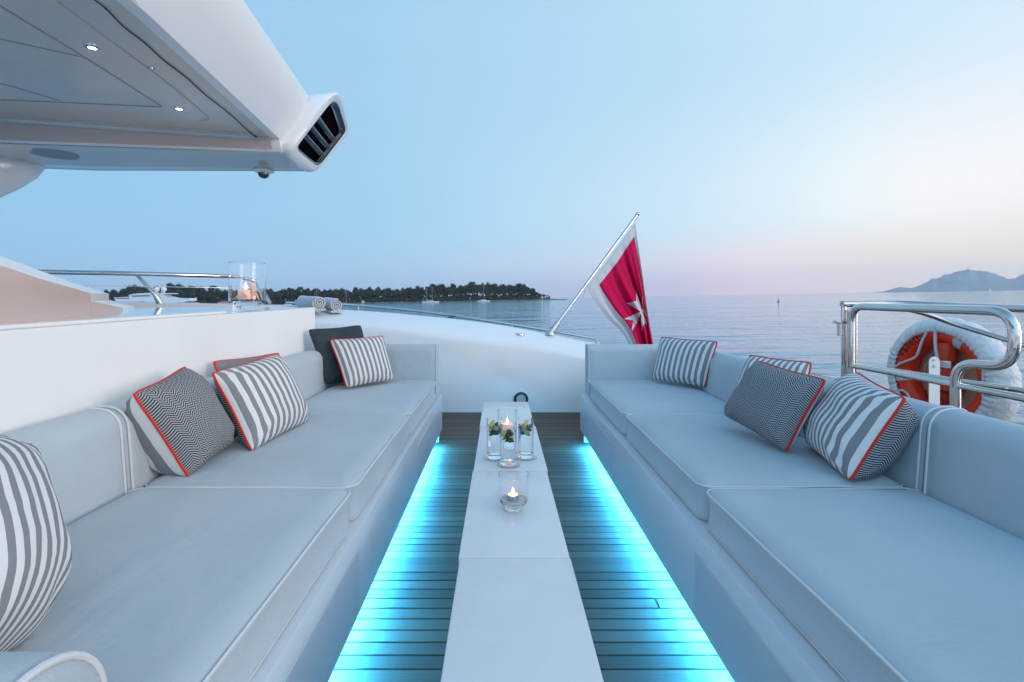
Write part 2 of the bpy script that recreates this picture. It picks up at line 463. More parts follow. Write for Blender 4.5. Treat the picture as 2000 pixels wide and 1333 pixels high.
# shrubs under the trees: one mass
random.seed(4); sb = MB()
for i in range(1900):
    px = random.uniform(190, 1075); d = random.uniform(5, 42); Y = shoreY(px)
    c = V(((px - CX) * Y / F, Y + d, SEA + island_h(px, d) + random.uniform(.6, 3.5 + d * .17))); s = random.uniform(1.4, 3.0) * (1 if px < 1050 else .5)
    for q in range(5):
        dd = V((random.gauss(0, 1), random.gauss(0, 1), abs(random.gauss(0, .7)))) * s * .8
        a = V((random.gauss(0, 1), random.gauss(0, 1), random.gauss(0, 1))).normalized() * s; b = a.cross(V((0, 1, .3))).normalized() * s
        sb.add([c + dd - a, c + dd + b, c + dd + a, c + dd - b], [[0, 1, 2, 3]])
us = sb.build('undergrowth', M_leaf[1]); tag(us, kind='stuff'); us.rotation_euler = (0, ROLL, 0); us.location = TILT @ V((0, 0, 0))

# two small houses on the island
def house(px, d, w, h, lab):
    Y = shoreY(px); c = V(((px - CX) * Y / F, Y + d, SEA + 1.5))
    r = thing('shore_house', lab, 'house', c)
    MB().box(c.x - w / 2, c.x + w / 2, c.y - 3, c.y + 3, c.z - 1, c.z + h).build('wall', M_house, r)
    MB().prism([(c.x - w / 2 - .4, c.y - 3.4, c.z + h), (c.x + w / 2 + .4, c.y - 3.4, c.z + h), (c.x, c.y - 3.4, c.z + h + w * .16)], (0, 6.8, 0)).build('roof', M_roof, r)
    for k in range(max(1, int(w // 4))):
        x = c.x - w / 2 + (k + .5) * w / max(1, int(w // 4))
        MB().box(x - .5, x + .5, c.y - 3.06, c.y - 2.98, c.z + h * .35, c.z + h * .8).build('window', M_boatdark, r)
    r.location = TILT @ r.location; r.rotation_euler = (0, ROLL, 0)
house(437, 2, 20, 4.2, 'long low pale house between the trees behind the glass hurricane vase')
house(708, 3, 4, 3.4, 'tiny white hut on the island shore right of the rolled towels')

# ------------------------------------------------------------------ boats
def sail_boat(px, Y, L, mast, lab, masts=(.02,), cat=False, heading=1, furled=None):
    c = V(((px - CX) * Y / F, Y, SEA)); r = thing('sailing_yacht', lab, 'sailboat', c, 'boats anchored off the island')
    hb = MB()
    def hullrow(off, hw):
        rs = []
        for i in range(13):
            t = i / 12; x = (t - .5) * L * heading
            w = hw * math.sin(min(1, (1 - t) * 1.9 + .0) * PI / 2) if t > .4 else hw * (.75 + .25 * t / .4)
            w = max(w, .05); z = L * .075 + (t - .5) ** 2 * L * .05
            rs.append([c + V((x, off - w, z)), c + V((x * .97, off - w * .7, 0)), c + V((x * .95, off, -.5)), c + V((x * .97, off + w * .7, 0)), c + V((x, off + w, z))])
        hb.rings(rs, closed=True)
    if cat: hullrow(-2.6, .9); hullrow(2.6, .9); hb.box(c.x - L * .25, c.x + L * .3, c.y - 2.6, c.y + 2.6, c.z + L * .06, c.z + L * .09)
    else: hullrow(0, L * .12)
    hb.build('hull', M_boat, r)
    MB().box(c.x - L * .2, c.x + L * .18, c.y - L * .06, c.y + L * .06, c.z + L * .08, c.z + L * (.15 if cat else .115), .15).build('cabin', M_boat, r)
    for k in masts:
        mh = mast * (1 if k == masts[-1] else .93)
        MB().tube([c + V((k * L, 0, L * .07)), c + V((k * L, 0, mh))], [.2, .12], 8).build('mast', M_mast, r)
        MB().tube([c + V((k * L, 0, L * .15)), c + V((k * L - heading * L * .3, 0, L * .155))], .16, 6).build('boom', M_mast, r)
    st = MB(); st.tube([c + V((masts[-1] * L, 0, mast)), c + V((heading * L * .49, 0, L * .09))], .045, 4); st.tube([c + V((masts[0] * L, 0, mast * .93)), c + V((-heading * L * .49, 0, L * .09))], .045, 4)
    st.build('rigging', M_mast, r)
    if furled: MB().tube([c + V((masts[-1] * L, -.4, mast * .3)), c + V((masts[-1] * L, -.4, mast * .45))], .4, 8).build('red_flag', M_piping, r)
    r.location = TILT @ r.location; r.rotation_euler = (0, ROLL, 0)
sail_boat(841, 800, 28, 26, 'white two-masted sailing yacht anchored in front of the wooded island', masts=(-.22, .10))
sail_boat(945, 860, 22, 35, 'white catamaran with one tall mast, rightmost boat off the wooded island', cat=True, masts=(0,))
sail_boat(677, 700, 14, 23, 'small sailing boat with a red flag on its mast beside the towels', masts=(-.05,), furled=True)
sail_boat(618, 720, 15, 26, 'sailing boat whose mast rises behind the larger rolled towel', masts=(.0,))
def motor_boat(px, Y, L, lab):
    c = V(((px - CX) * Y / F, Y, SEA)); r = thing('motor_boat', lab, 'motor boat', c, 'boats anchored off the island')
    hb = MB(); rs = []
    for i in range(11):
        t = i / 10; x = (t - .5) * L; w = max(.05, L * .14 * math.cos(max(0, t - .45) / .55 * PI / 2)); z = L * .1 + t * L * .05
        rs.append([c + V((x, -w, z)), c + V((x * .95, -w * .7, 0)), c + V((x * .95, w * .7, 0)), c + V((x, w, z))])
    hb.rings(rs); hb.build('hull', M_boat, r)
    MB().box(c.x - L * .25, c.x + L * .15, c.y - L * .09, c.y + L * .09, c.z + L * .11, c.z + L * .22, .2).build('cabin', M_boat, r)
    MB().box(c.x - L * .22, c.x + L * .12, c.y - L * .095, c.y + L * .095, c.z + L * .16, c.z + L * .20).build('window', M_boatdark, r)
    MB().tube([c + V((-L * .1, 0, L * .2)), c + V((-L * .1, 0, L * .75))], .12, 6).build('mast', M_mast, r)
    r.location = TILT @ r.location; r.rotation_euler = (0, ROLL, 0)
motor_boat(560, 640, 13, 'small white motor boat by the wood left of the rolled towels')

# big motor yacht behind the left-hand rail
Ymy = 330.0
def my(px, py, dy=0):
    x = (px - CX) * Ymy / F
    hor = 579 - .0156 * (px - 1260)
    return V((x, Ymy + dy, E + (hor - py) * Ymy / F))
r = thing('large_motor_yacht', 'large white motor yacht with two radar domes behind the left-hand rail', 'motor yacht', (my(305, 602).x, Ymy, SEA))
def slab(name, poly, w, m, parent):
    return MB().prism([my(px, py, -w) for px, py in poly], (0, 2 * w, 0)).build(name, m, parent)
slab('hull', [(200, 592.5), (380, 592), (384, 601), (378, 606), (215, 606)], 4.5, M_boat, r)
slab('main_deck', [(231, 582), (262, 580.5), (330, 579), (345, 583), (376, 583.5), (378, 588), (366, 591.5), (262, 592), (235, 588)], 4.0, M_boat, r)
slab('lower_window_band', [(262, 589.5), (290, 589.2), (300, 591.8), (262, 592.4)], 4.1, M_boatdark, r)
slab('forward_window_band', [(231, 582.6), (262, 583), (261, 584.5), (238, 584.2)], 4.06, M_boatdark, r)
slab('wheelhouse', [(259, 578), (270, 575), (300, 573.3), (325, 574), (332, 582), (262, 582)], 3.4, M_boat, r)
slab('wheelhouse_window_band', [(263, 578.6), (300, 578), (300, 580.2), (268, 580.6)], 3.5, M_boatdark, r)
slab('hardtop', [(259, 577.6), (270, 574.6), (300, 572.8), (340, 573.6), (341, 575), (300, 576.4), (262, 578.4)], 4.0, M_boat, r)
for px in (307, 320.5):
    d = MB(); c = my(px, 566); d.ball(c, 1.75, 2); d.tube([c - V((0, 0, 1.2)), c - V((0, 0, 2.8))], .5, 8)
    d.build('radar_dome', M_boat, r)
mb_ = MB(); mb_.tube([my(316, 575), my(316.5, 548)], [.45, .2], 8); mb_.tube([my(312, 557), my(319, 557)], .15, 6); mb_.box(my(316, 550).x - .3, my(316, 550).x + .3, Ymy - .3, Ymy + .3, my(316, 549).z, my(316, 545.5).z)
mb_.build('mast', M_mast, r)
# my() already gives heights measured in the tilted frame -> tilt as a whole
r.location = TILT @ r.location; r.rotation_euler = (0, ROLL, 0)

# channel marker on the right
c = sea_at(1520, 330); r = thing('channel_marker', 'thin dark channel marker with a red top in open water under the pink sky', 'buoy', c)
MB().lathe([(.05, -.3), (.9, -.2), (.8, .4), (.3, .6), (.22, 1.5), (.05, 1.6)], c, 12).build('buoy_body', M_boatdark, r)
MB().lathe([(.05, 1.6), (.28, 1.7), (.28, 2.4), (.05, 2.5)], c, 10).build('top_mark', mat('red_top_mark', (.7, .08, .06), .5), r)
r.location = TILT @ r.location; r.rotation_euler = (0, ROLL, 0)
# lit lamp on the far shore
c = V(((1934 - CX) * 8950 / F, 8950, SEA + 22)); lm = MB().ball(c, 9, 2).lathe([(4, -22), (3, -8)], c, 8)
o = lm.build('harbour_light', mat('harbour_light_glow', (.9, .5, .4), .5, emit=(1, .45, .3), es=1.2), loc=c); tag(o, 'tiny warm light at the foot of the far hills', 'light'); tilt(o)

# ================================================================== YACHT SURROUNDINGS
# hull carrying the deck
hb = MB(); rs = []
for Y, w, zb in [(-9, 4.3, -4.8), (-3, 4.2, -4.8), (2, 3.9, -4.8), (4.5, 3.3, -4.7), (5.3, 2.6, -4.5)]:
    rs.append([V((-w + .2, Y, -.07)), V((-w + .1, Y, -1.5)), V((-w * .86, Y, zb)), V((w * .86 - .4, Y, zb)), V((w - .9, Y, -1.5)), V((w - 1.0, Y, -.07))])
hb.rings(rs)
o = hb.build('yacht_hull', M_hull, loc=(0, 0, -4.5)); tag(o, 'white hull of the yacht under the teak deck', 'hull')

# --- aft bulwark
cf = [(300, 615), (480, 616), (618, 621), (752, 633), (880, 648), (1040, 668), (1145, 687), (1187, 698), (1300, 740)]
cb = [(330, 596), (480, 598), (640, 603), (752, 610), (880, 621.5), (976, 634), (1072, 651), (1187, 675.5), (1320, 712)]
YF, YB = 4.96, 5.45
fX = [(p[0] - CX) * YF / F for p in cf]; fZ = [E - (p[1] - CY) * YF / F for p in cf]
bX = [(p[0] - CX) * YB / F for p in cb]; bZ = [E - (p[1] - CY) * YB / F for p in cb]
def smooth_lerp(xs, ys, x):
    return sum(lerp(xs, ys, x + d) for d in (-.16, -.08, 0, .08, .16)) / 5
def bul_top(x, y):
    zf = smooth_lerp(fX, fZ, x); zb = smooth_lerp(bX, bZ, x); t = (y - YF) / (YB - YF)
    return zf + (zb - zf) * math.sin(max(0, min(1, t)) * PI / 2) ** .9
bw = MB(); rs = []
for i in range(73):
    x = -3.6 + 5.4 * i / 72
    zf = smooth_lerp(fX, fZ, x); zb = smooth_lerp(bX, bZ, x)
    ring = [V((x, YF, -.06)), V((x, YF, .3)), V((x, YF, zf - .10)), V((x, YF + .006, zf - .06)), V((x, YF + .022, zf - .028)), V((x, YF + .05, zf - .004))]
    for k in range(1, 7):
        yy = YF + .05 + (YB - YF - .05) * k / 6; ring.append(V((x, yy, bul_top(x, yy))))
    ring += [V((x, YB + .03, zb - .02)), V((x, YB + .05, zb - .06)), V((x, YB + .05, -.5)), V((x, YF + .1, -.5))]
    rs.append(ring)
bw.rings(rs)
root = thing('aft_bulwark', 'glossy white curved bulwark closing the teak deck behind the low tables', 'bulwark', (-.4, YF, 0))
bw.build('bulwark_wall', M_gel, root)
# deck drain / round louvred vent
c = at(1017.5, 780, YF)
vt = MB().tube([c + V((math.cos(a) * .062, -.008, math.sin(a) * .062)) for a in [2 * PI * k / 36 for k in range(36)]], .013, 8, closed=True).build('round_vent', M_dark, root)
MB().lathe([(.0, -.004), (.05, -.004), (.05, .0), (.0, 0)], c, 28, 'Y').build('vent_plate', M_gel, vt)
lv = MB()
for k in range(-4, 5):
    w = math.sqrt(max(0, .047 ** 2 - (k * .0105) ** 2))
    lv.box(c.x - w, c.x + w, c.y - .011, c.y - .004, c.z + k * .0105 - .0018, c.z + k * .0105 + .0018)
lv.build('louvre', M_steel, vt)
c = at(1015, 652.5, 5.12); c.z = bul_top(c.x, c.y)
MB().lathe([(.0, -.012), (.052, -.012), (.05, .006), (.03, .010), (.026, -.002), (0, -.002)], c, 24).build('deck_filler_cap', M_steel, root)

# --- chrome rail on the bulwark
rp = [(560, 592, 6.1), (640, 593, 6.0), (685, 596, 5.9), (780, 604, 5.8), (880, 616, 5.75), (1040, 640.5, 5.6), (1145, 658.5, 5.5)]
pts = spline([at(*p) for p in rp], 6)
tail = fillet([pts[-1], at(1163, 661.5, 5.48), at(1169, 672, 5.44), at(1168, 684, 5.42)], .05)
root = thing('stern_rail', 'low polished steel rail running along the top of the white bulwark', 'rail', (0, 5.5, .9))
rb = MB().tube(pts + tail[1:], .0165, 12).build('handrail', M_chrome, root)
p = at(880, 619, 5.7); MB().box(p.x - .035, p.x + .035, p.y - .03, p.y + .03, p.z - .07, p.z + .0, .008).build('rail_bracket', M_dark, root)
for px, py, yy in [(700, 597.5, 5.88), (1000, 634, 5.62)]:
    q = at(px, py, yy); MB().tube([q, q - V((0, .0, .14))], .012, 8).build('rail_post', M_chrome, root)

# --- flag staff with ensign
b0 = at(1074, 652, 5.28); b1 = at(1243.5, 421, 5.75)
root = thing('flagstaff', 'leaning polished steel flagstaff fixed on the white bulwark', 'flagstaff', b0)
MB().tube([b0, b1], .0165, 12).build('pole', M_chrome, root)
d = (b1 - b0).normalized()
sk = MB().tube([b0 - d * .02, b0 + d * .16], .030, 16).tube([b0 + d * .10 - V((.05, 0, 0)), b0 + d * .10 - V((.0, 0, 0))], .008, 8)
sk.ball(b0 + d * .10 - V((.055, 0, 0)), .014, 1); sk.lathe([(0, -.01), (.055, -.01), (.05, .006), (0, .006)], b0, 20)
sk.build('socket', M_steel, root)
MB().ball(b1 + d * .02, .026, 2).build('finial', M_chrome, root)
hk = MB(); hk.tube(spline([b1 - d * .06, b1 - d * .06 + V((.03, 0, -.01)), b1 - d * .05 + V((.035, 0, .02))], 5), .004, 6)
hk.tube(spline([b0 + d * .62 + V((.018, 0, 0)), b0 + d * .66 + V((.03, 0, -.02)), b0 + d * .6 + V((.03, 0, -.05))], 4), .009, 6)
hk.build('halyard_cleat', M_rope, root)

def flag_mat():
    m = bpy.data.materials.new('red_ensign_cloth'); m.use_nodes = True; t = NT(m); b = t.n['Principled BSDF']
    b.inputs['Roughness'].default_value = .8; b.inputs['Specular IOR Level'].default_value = .15
    uv = t.new('ShaderNodeUVMap'); sp = t.new('ShaderNodeSeparateXYZ'); t.link(uv.outputs[0], sp.inputs[0]); s, f = sp.outputs[0], sp.outputs[1]
    border = t.math('MAXIMUM', t.math('LESS_THAN', s, .06), t.math('MAXIMUM', t.math('GREATER_THAN', s, .84), t.math('LESS_THAN', f, .075)))
    # eight pointed cross: x,y relative to its centre; arm: |y| < .3|x|+.02 , |x| < R - notch
    x = t.math('ABSOLUTE', t.math('DIVIDE', t.math('SUBTRACT', s, .50), .31)); y = t.math('ABSOLUTE', t.math('DIVIDE', t.math('SUBTRACT', f, .44), .125))
    def arm(a, c):
        w = t.math('LESS_THAN', c, t.math('ADD', t.math('MULTIPLY', a, .42), .03))
        l = t.math('LESS_THAN', a, t.math('ADD', .72, t.math('MULTIPLY', c, .75)))
        return t.math('MINIMUM', w, l)
    cr = t.math('MAXIMUM', arm(x, y), arm(y, x))
    msk = t.math('MAXIMUM', border, cr)
    col = t.mix(msk, (.80, .012, .115), (.80, .78, .79)); t.link(col, b.inputs['Base Color'])
    tr = t.new('ShaderNodeBsdfTranslucent'); t.link(col, tr.inputs[0]); mx = t.new('ShaderNodeMixShader'); mx.inputs[0].default_value = .35
    t.link(b.outputs[0], mx.inputs[1]); t.link(tr.outputs[0], mx.inputs[2]); t.link(mx.outputs[0], t.n['Material Output'].inputs[0])
    return m
NS, NTT = 60, 60
edge_low = spline([V((1147, 562)), V((1163, 590)), V((1190, 625)), V((1212, 645)), V((1231, 675)), V((1240, 700)), V((1242, 730)), V((1240, 770))][0:8], 12)
edge_mid = spline([V((1195, 497)), V((1212, 532)), V((1233, 573)), V((1253, 607)), V((1262, 640)), V((1268, 680)), V((1268, 730)), V((1262, 770))], 12)
edge_top = spline([V((1241, 434)), V((1246, 475)), V((1254, 530)), V((1262, 590)), V((1270, 640)), V((1277, 680)), V((1280, 730)), V((1276, 770))], 12)
def samp(e, t):
    q = t * (len(e) - 1); i = min(int(q), len(e) - 2); return e[i] * (1 - (q - i)) + e[i + 1] * (q - i)
vs, uvs = [], []
for j in range(NTT + 1):
    t = j / NTT; a, m_, b = samp(edge_low, t), samp(edge_mid, t), samp(edge_top, t)
    for i in range(NS + 1):
        s = i / NS               # 0 = lower edge, 1 = upper edge
        p = a * (1 - s) * (1 - 2 * s) * 1 + m_ * 4 * s * (1 - s) + b * s * (2 * s - 1) if t < .001 else (a.lerp(m_, s / .5) if s < .5 else m_.lerp(b, (s - .5) / .5))
        p = a.lerp(m_, s / .5) if s < .5 else m_.lerp(b, (s - .5) / .5)
        Yh = b0.y + (b1.y - b0.y) * (.38 + .55 * s)
        amp = .085 * min(1, t * 2.6)
        fold = amp * math.sin(s * 21 + t * 1.2) * (.25 + .9 * s) + amp * .4 * math.sin(s * 47 + 1 + t * 3)
        Y = Yh * (1 - t) + (5.62) * t + fold + (.04 * math.sin(PI * s) * t)
        q = at(p.x + amp * 26 * math.sin(s * 21 + 1.5) * s * (1 - s) * 1.5, p.y, Y)
        vs.append(q); uvs.append((1 - s, t))
fm = MB(); n = NS + 1
fs = [[j * n + i, j * n + i + 1, (j + 1) * n + i + 1, (j + 1) * n + i] for j in range(NTT) for i in range(NS)]
fm.add(vs, fs, True, uvs)
fl = fm.build('ensign', flag_mat(), loc=at(1215, 560, 5.6)); tag(fl, 'red flag with white border and white eight-pointed cross hanging from the staff', 'flag')
md = fl.modifiers.new('thickness', 'SOLIDIFY'); md.thickness = .0015

# --- side wall with counter behind the left sofa
WX = -1.44
def wall_top(y): return E - (.0714 + (.0936 - .0714) * (3.745 - y) / (3.745 - 1.39))
root = thing('side_counter', 'long white counter wall behind the left sofa', 'counter', (WX, 1.5, 0))
wm = MB(); rs = []
for y in (-1.2, 0.5, 1.5, 2.5, 3.2, 3.745):
    zt = wall_top(y)
    rs.append([V((WX, y, -.06)), V((WX, y, zt - .006)), V((WX - .002, y, zt - .002)), V((WX - .006, y, zt)), V((-2.6, y, zt + .0)), V((-2.6, y, -.06))])
wm.rings(rs, smooth=False); wm.build('counter_wall', M_wall, root)
# recessed glossy tray border seen along the counter edge
tm = MB(); rs = []
for y in (-1.2, .5, 1.5, 2.2, 2.62):
    zt = wall_top(y)
    rs.append([V((WX - .05, y, zt + .001)), V((WX - .05, y, zt + .012)), V((WX - .13, y, zt + .012)), V((WX - .13, y, zt + .001))])
tm.rings(rs, smooth=False); tm.build('counter_ledge', M_gel, root)
tm = MB(); rs = []
for y in (-1.2, .5, 1.5, 2.5, 3.73):
    zt = wall_top(y)
    rs.append([V((WX - .012, y, zt + .0005)), V((WX - .012, y, zt + .0035)), V((-2.55, y, zt + .0035)), V((-2.55, y, zt + .0005))])
tm.rings(rs, smooth=False); tm.build('glossy_counter_top', mat('glossy_counter_surface', (.52, .56, .60), .05, coat=1), root)

# white fin on the counter, warm reflected light painted on its inner face
v0, v1 = V((-1.76, 1.7, 0)), V((-2.098, 2.466, 0))
nrm = V((v1 - v0).cross(V((0, 0, 1))))
cam = V((0, 0, E))
def onplane(px, py):
    dr = at(px, py, 1) - cam; t = (v0 - cam).dot(nrm) / dr.dot(nrm); return cam + dr * t
root = thing('superstructure_fin', 'stepped white fin with warm reflected light painted on its inner face on the far end of the left counter', 'coaming', onplane(100, 622))
ext = V((-.25, .43, .0))
polyA = [(-500, 360), (-200, 452), (0, 519), (80, 546), (175, 573), (175.2, 588), (175.2, 616), (-60, 640), (-500, 700)]
polyB = [(175.6, 588.5), (232, 600), (238.5, 603), (239.5, 611), (175.6, 617)]
def fin(poly, ext, name):
    P = [onplane(*p) for p in poly]; g = MB()
    g.prism(P, ext); g.build(name, M_gel, root)
    off = nrm.normalized() * .003
    if off.dot(cam - P[0]) < 0: off = -off
    g = MB(); c = sum(P, V((0, 0, 0))) / len(P)
    g.prism([c + (p - c) * .999 + off * .2 for p in P], off); g.build(name + '_face', M_warm_reflect, root)
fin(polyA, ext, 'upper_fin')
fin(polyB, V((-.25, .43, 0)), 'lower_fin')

# outer coaming behind the counter
cm = MB(); P = [at(150, 586, 4.4), at(300, 590.5, 4.6), at(460, 594.5, 4.9), at(600, 597, 5.3)]
rs = []
for p in spline(P, 5):
    rs.append([V((p.x, p.y, p.z - .35)), V((p.x, p.y, p.z - .012)), V((p.x - .02, p.y + .02, p.z)), V((p.x - .2, p.y + .25, p.z)), V((p.x - .2, p.y + .25, p.z - .35))])
cm.rings(rs); o = cm.build('side_coaming', mat('pale_rose_gelcoat', (.72, .64, .62), .25, coat=.4), loc=at(300, 600, 4.6)); tag(o, 'low pale coaming beneath the left-hand rail', 'coaming')

# --- left side rail
root = thing('side_rail', 'polished steel side rail on slanted stanchions above the left coaming', 'rail', (-2.7, 4.3, .95))
P = [ath(-150, 526, -.2), ath(90, 531.5, -.2), ath(270, 535, -.2), ath(450, 540.5, -.2), ath(476, 543.5, -.2)]
P = spline(P, 6) + fillet([ath(476, 543.5, -.2), at(497, 548, 4.8), at(512, 566, 4.95), at(527, 592, 5.1)], .14)[1:]
MB().tube(P, .0185, 12).build('handrail', M_chrome, root)
a = ath(268, 537, -.2); b = at(304, 576, 4.12); c = at(312, 592, 4.15)
st = MB().tube([a, b, c], [.016, .02, .027], 12).build('stanchion', M_chrome, root)
wr = MB().tube([at(-50, 556, 3.5), at(195, 558.5, 3.9), at(290, 560, 4.05), at(450, 563, 4.5)], .0025, 6); wr.build('guard_wire', M_steel, root)

# --- glass hurricane vase on the counter
vc = V((-1.535, 2.93, wall_top(2.93) + .005))
root = thing('hurricane_vase', 'wide clear glass hurricane vase holding a lit candle and shells on the left counter', 'vase', vc)
MB().lathe([(0, 0), (.078, 0), (.080, .004), (.080, .030), (.076, .036), (.099, .044), (.1015, .05), (.1015, .288), (.1005, .290), (.0995, .288), (.0995, .056), (.09, .050), (0, .050)], vc, 48, cap=False).build('glass_body', M_vase, root)
pb = MB(); random.seed(2)
for k in range(42):
    a = random.uniform(0, 6.28); rr = random.uniform(0, .082); pb.ball(vc + V((math.cos(a) * rr, math.sin(a) * rr, .059 + random.uniform(0, .006))), random.uniform(.009, .014), 1, (1, 1, .7))
pb.build('pebble_bed', M_pebble, root)
MB().lathe([(0, 0), (.046, 0), (.049, .006), (.049, .050), (.044, .056), (.02, .052), (0, .052)], vc + V((-.004, 0, .068)), 32).build('candle', M_wax, root)
MB().lathe([(.0, .0), (.007, .008), (.0085, .016), (.005, .030), (.0, .044)], vc + V((-.006, -.01, .126)), 12).build('flame', M_flame, root)
sh = MB(); rs = []
for k in range(9):
    t = k / 8; r_ = .034 * math.sin(t * PI * .92 + .12); rs.append([vc + V((.0 + r_ * math.cos(a), -.055 - .014 * math.sin(t * PI) + .006 * math.sin(a), .062 + .038 * (t)) ) + V((0, 0, .012 * math.sin(a))) for a in [2 * PI * q / 16 for q in range(16)]])
sh.rings(rs); sh.build('seashell', M_shell, root)
sf = MB(); cc = vc + V((.052, -.03, .118))
for k, (ang, L) in enumerate([(82, .075), (128, .062), (205, .05), (250, .055), (-5, .04), (-60, .06)]):
    if k == 4: L = .03
    d = V((math.cos(math.radians(ang)), .12, math.sin(math.radians(ang)))).normalized()
    sf.tube([cc, cc + d * L * .5, cc + d * L], [.0095, .0075, .003], 8)
sf.build('starfish', M_star, root)
cs = MB(); cs.tube([vc + V((-.075, -.03, .07)), vc + V((-.04, -.045, .078))], [.003, .004], 6); cs.tube([vc + V((-.062, -.035, .073)), vc + V((-.045, -.04, .062))], [.004, .002], 6)
cs.build('coral_twig', M_star, root)

# --- rolled towels on the bulwark end
def towel(p0, p1, r, lab, seed):
    p0, p1 = V(p0), V(p1); ax = (p1 - p0).normalized(); side = ax.cross(V((0, 0, 1))).normalized(); up = side.cross(ax)
    root = thing('rolled_towel', lab, 'towel', (p0 + p1) / 2 - V((0, 0, r)), 'rolled towels on the bulwark')
    g = MB(); rs = []; N = 110; turns = 2.9; th = r * .25
    prof = []
    for k in range(N):
        a = k / N * turns * 2 * PI; rr = r * (.13 + .87 * k / N)
        rr *= 1 + .045 * noise.noise(V((math.cos(a), math.sin(a), seed + k * .02)) * 1.8)
        prof.append((rr * math.cos(a + seed), rr * math.sin(a + seed) * .97))
    outer = prof; inner = [(x * (1 - th * .78 / math.hypot(x, y)), y * (1 - th * .78 / math.hypot(x, y))) for x, y in prof][::-1]
    loop = outer + inner
    n = len(loop)
    L = (p1 - p0).length
    for s in (0, .01, .25, .5, .75, .99, 1):
        f = 1 - (.0 if 0 < s < 1 else .012); j = (.006 * math.sin(s * 17 + seed))
        rs.append([p0 + ax * (L * s) + side * (x * f) + up * (y * f + j * .3) for x, y in loop])
    # faces: quads along the length, strips at the ends
    fs = []
    for i in range(len(rs) - 1):
        for q in range(n): k2 = (q + 1) % n; fs.append([i * n + q, i * n + k2, (i + 1) * n + k2, (i + 1) * n + q])
    for e in (0, len(rs) - 1):
        for q in range(N - 1): fs.append([e * n + q, e * n + q + 1, e * n + n - 2 - q, e * n + n - 1 - q])
    g.add([p for r_ in rs for p in r_], fs, True); g.build('towel_roll', M_towel, root)
    fl_ = MB(); z0 = -r * 1.0
    fl_.box(-.0, .0001, 0, .0001, 0, .0001) if False else None
    q0 = p0 - side * r * .2; A = p1 + up * (-r * .99)
    rs = []
    for s in (0, .5, 1):
        c = p0 + ax * (L * s) - up * r * .93
        rs.append([c - side * r * .9 - up * .012, c + side * r * .75 - up * .012, c + side * r * .85, c + side * r * .75 + up * .014, c - side * r * .9 + up * .014])
    fl_.rings(rs); fl_.build('towel_flap', M_towel, root)
tA1 = at(624, 593.5, 4.98); tA0 = tA1 + V((-.27, .26, .0)) + V((-.03, .03, 0))
tB1 = at(658, 594.5, 5.08); tB0 = tB1 + V((-.22, .28, .0))
rA = 15.5 * 5.0 / F; 
for tt in (tA1, tA0): tt.z = bul_top(tt.x, YF + .2) + .022 + rA * 1.05
for tt in (tB1, tB0): tt.z = bul_top(tt.x, YF + .2) + .012 + rA * .93
towel(tA0, tA1, rA * .98, 'rolled grey towel, left and larger one of the pair on the white bulwark', 1.0)
towel(tB0, tB1, rA * .9, 'rolled grey towel, right and smaller one of the pair on the white bulwark', 2.6)

# ================================================================== HARDTOP
root = thing('hardtop', 'white hardtop overhang with grey underside at upper left', 'roof overhang', (-2.5, 2, E + 1.0))
HU = E + 1.0
xl = lambda y: -1.23 - .109 * (y - 1.62) if y > 1.62 else -1.23 + .02 * (1.62 - y)
xu = lambda y: -1.133 - .113 * (y - 2.1) if y > 2.1 else -1.133 + .03 * (2.1 - y)
def aft(x): return 2.69 + (3.0 - 2.69) * (x + 2.79) / (2.79 - 1.5)
um = MB(); vs = []
for x0_, in [(-5.0,)]:
    ys_ = [-1.5, 0, .8, 1.3, 1.62, 2.0, 2.4, 2.8]
    P = [V((-5, -1.5, HU))] + [V((xl(y), y, HU)) for y in ys_] + [V((xl(3.03) + .0, 3.03, HU)), V((-1.5, aft(-1.5), HU)), V((-2.79, aft(-2.79), HU)), V((-5, aft(-5), HU))]
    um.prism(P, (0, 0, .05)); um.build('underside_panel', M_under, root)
fm_ = MB(); rs = []
for y in [-1.5, 0, .8, 1.3, 1.7, 2.1, 2.5, 2.8, 3.0, 3.1, 3.14]:
    a = V((xl(y) + .001, y, HU - .004)); b = V((xu(y), y, HU + .30))
    if y > 3.05: a = a + V((.0, 0, .0))
    ring = [V((xl(y) - .05, y, HU - .004)), a]
    for t in (.06, .5, .84): ring.append(a.lerp(b, t) + V((.012 * math.sin(t * PI), 0, 0)))
    for k in range(1, 7):
        an = k / 6 * PI / 2; ring.append(b + V((-.055 * (1 - math.cos(an)), 0, .055 * math.sin(an))))
    ring += [b + V((-.8, 0, .12)), V((-5, y, HU + .5)), V((-5, y, HU + .3)), V((xl(y) - .05, y, HU + .07))]
    rs.append(ring)
fm_.rings(rs); fm_.build('fascia', M_gel, root)
# aft beam : vertical warm face + bottom
bm_ = MB(); rs = []
for x in (-5, -3.4, -2.79, -2.1, -1.6, -1.47, -1.385):
    ya = aft(x) if x < -1.5 else aft(-1.5) + .02 * (x + 1.5) / .1
    hb_ = HU - (.122 if x < -2.7 else .122 - .046 * (x + 2.79) / 1.3)
    yb = 3.32 + .25 * (x + 3.08) / 1.7
    rs.append([V((x, ya - .003, HU + .0)), V((x, ya + .002, HU - .012)), V((x, ya + .018, HU - .05)), V((x, ya + .03, hb_ + .012)), V((x, ya + .042, hb_)), V((x, yb - .07, hb_ + .004)), V((x, yb - .035, hb_ + .010)),
               V((x, yb, hb_ + .03)), V((x, yb + .02, hb_ + .15)), V((x, yb - .1, HU + .36)), V((x, ya + .1, HU + .38)), V((x, ya + .1, HU + .02))])
bm_.rings(rs); bm_.build('aft_beam', M_gel, root)
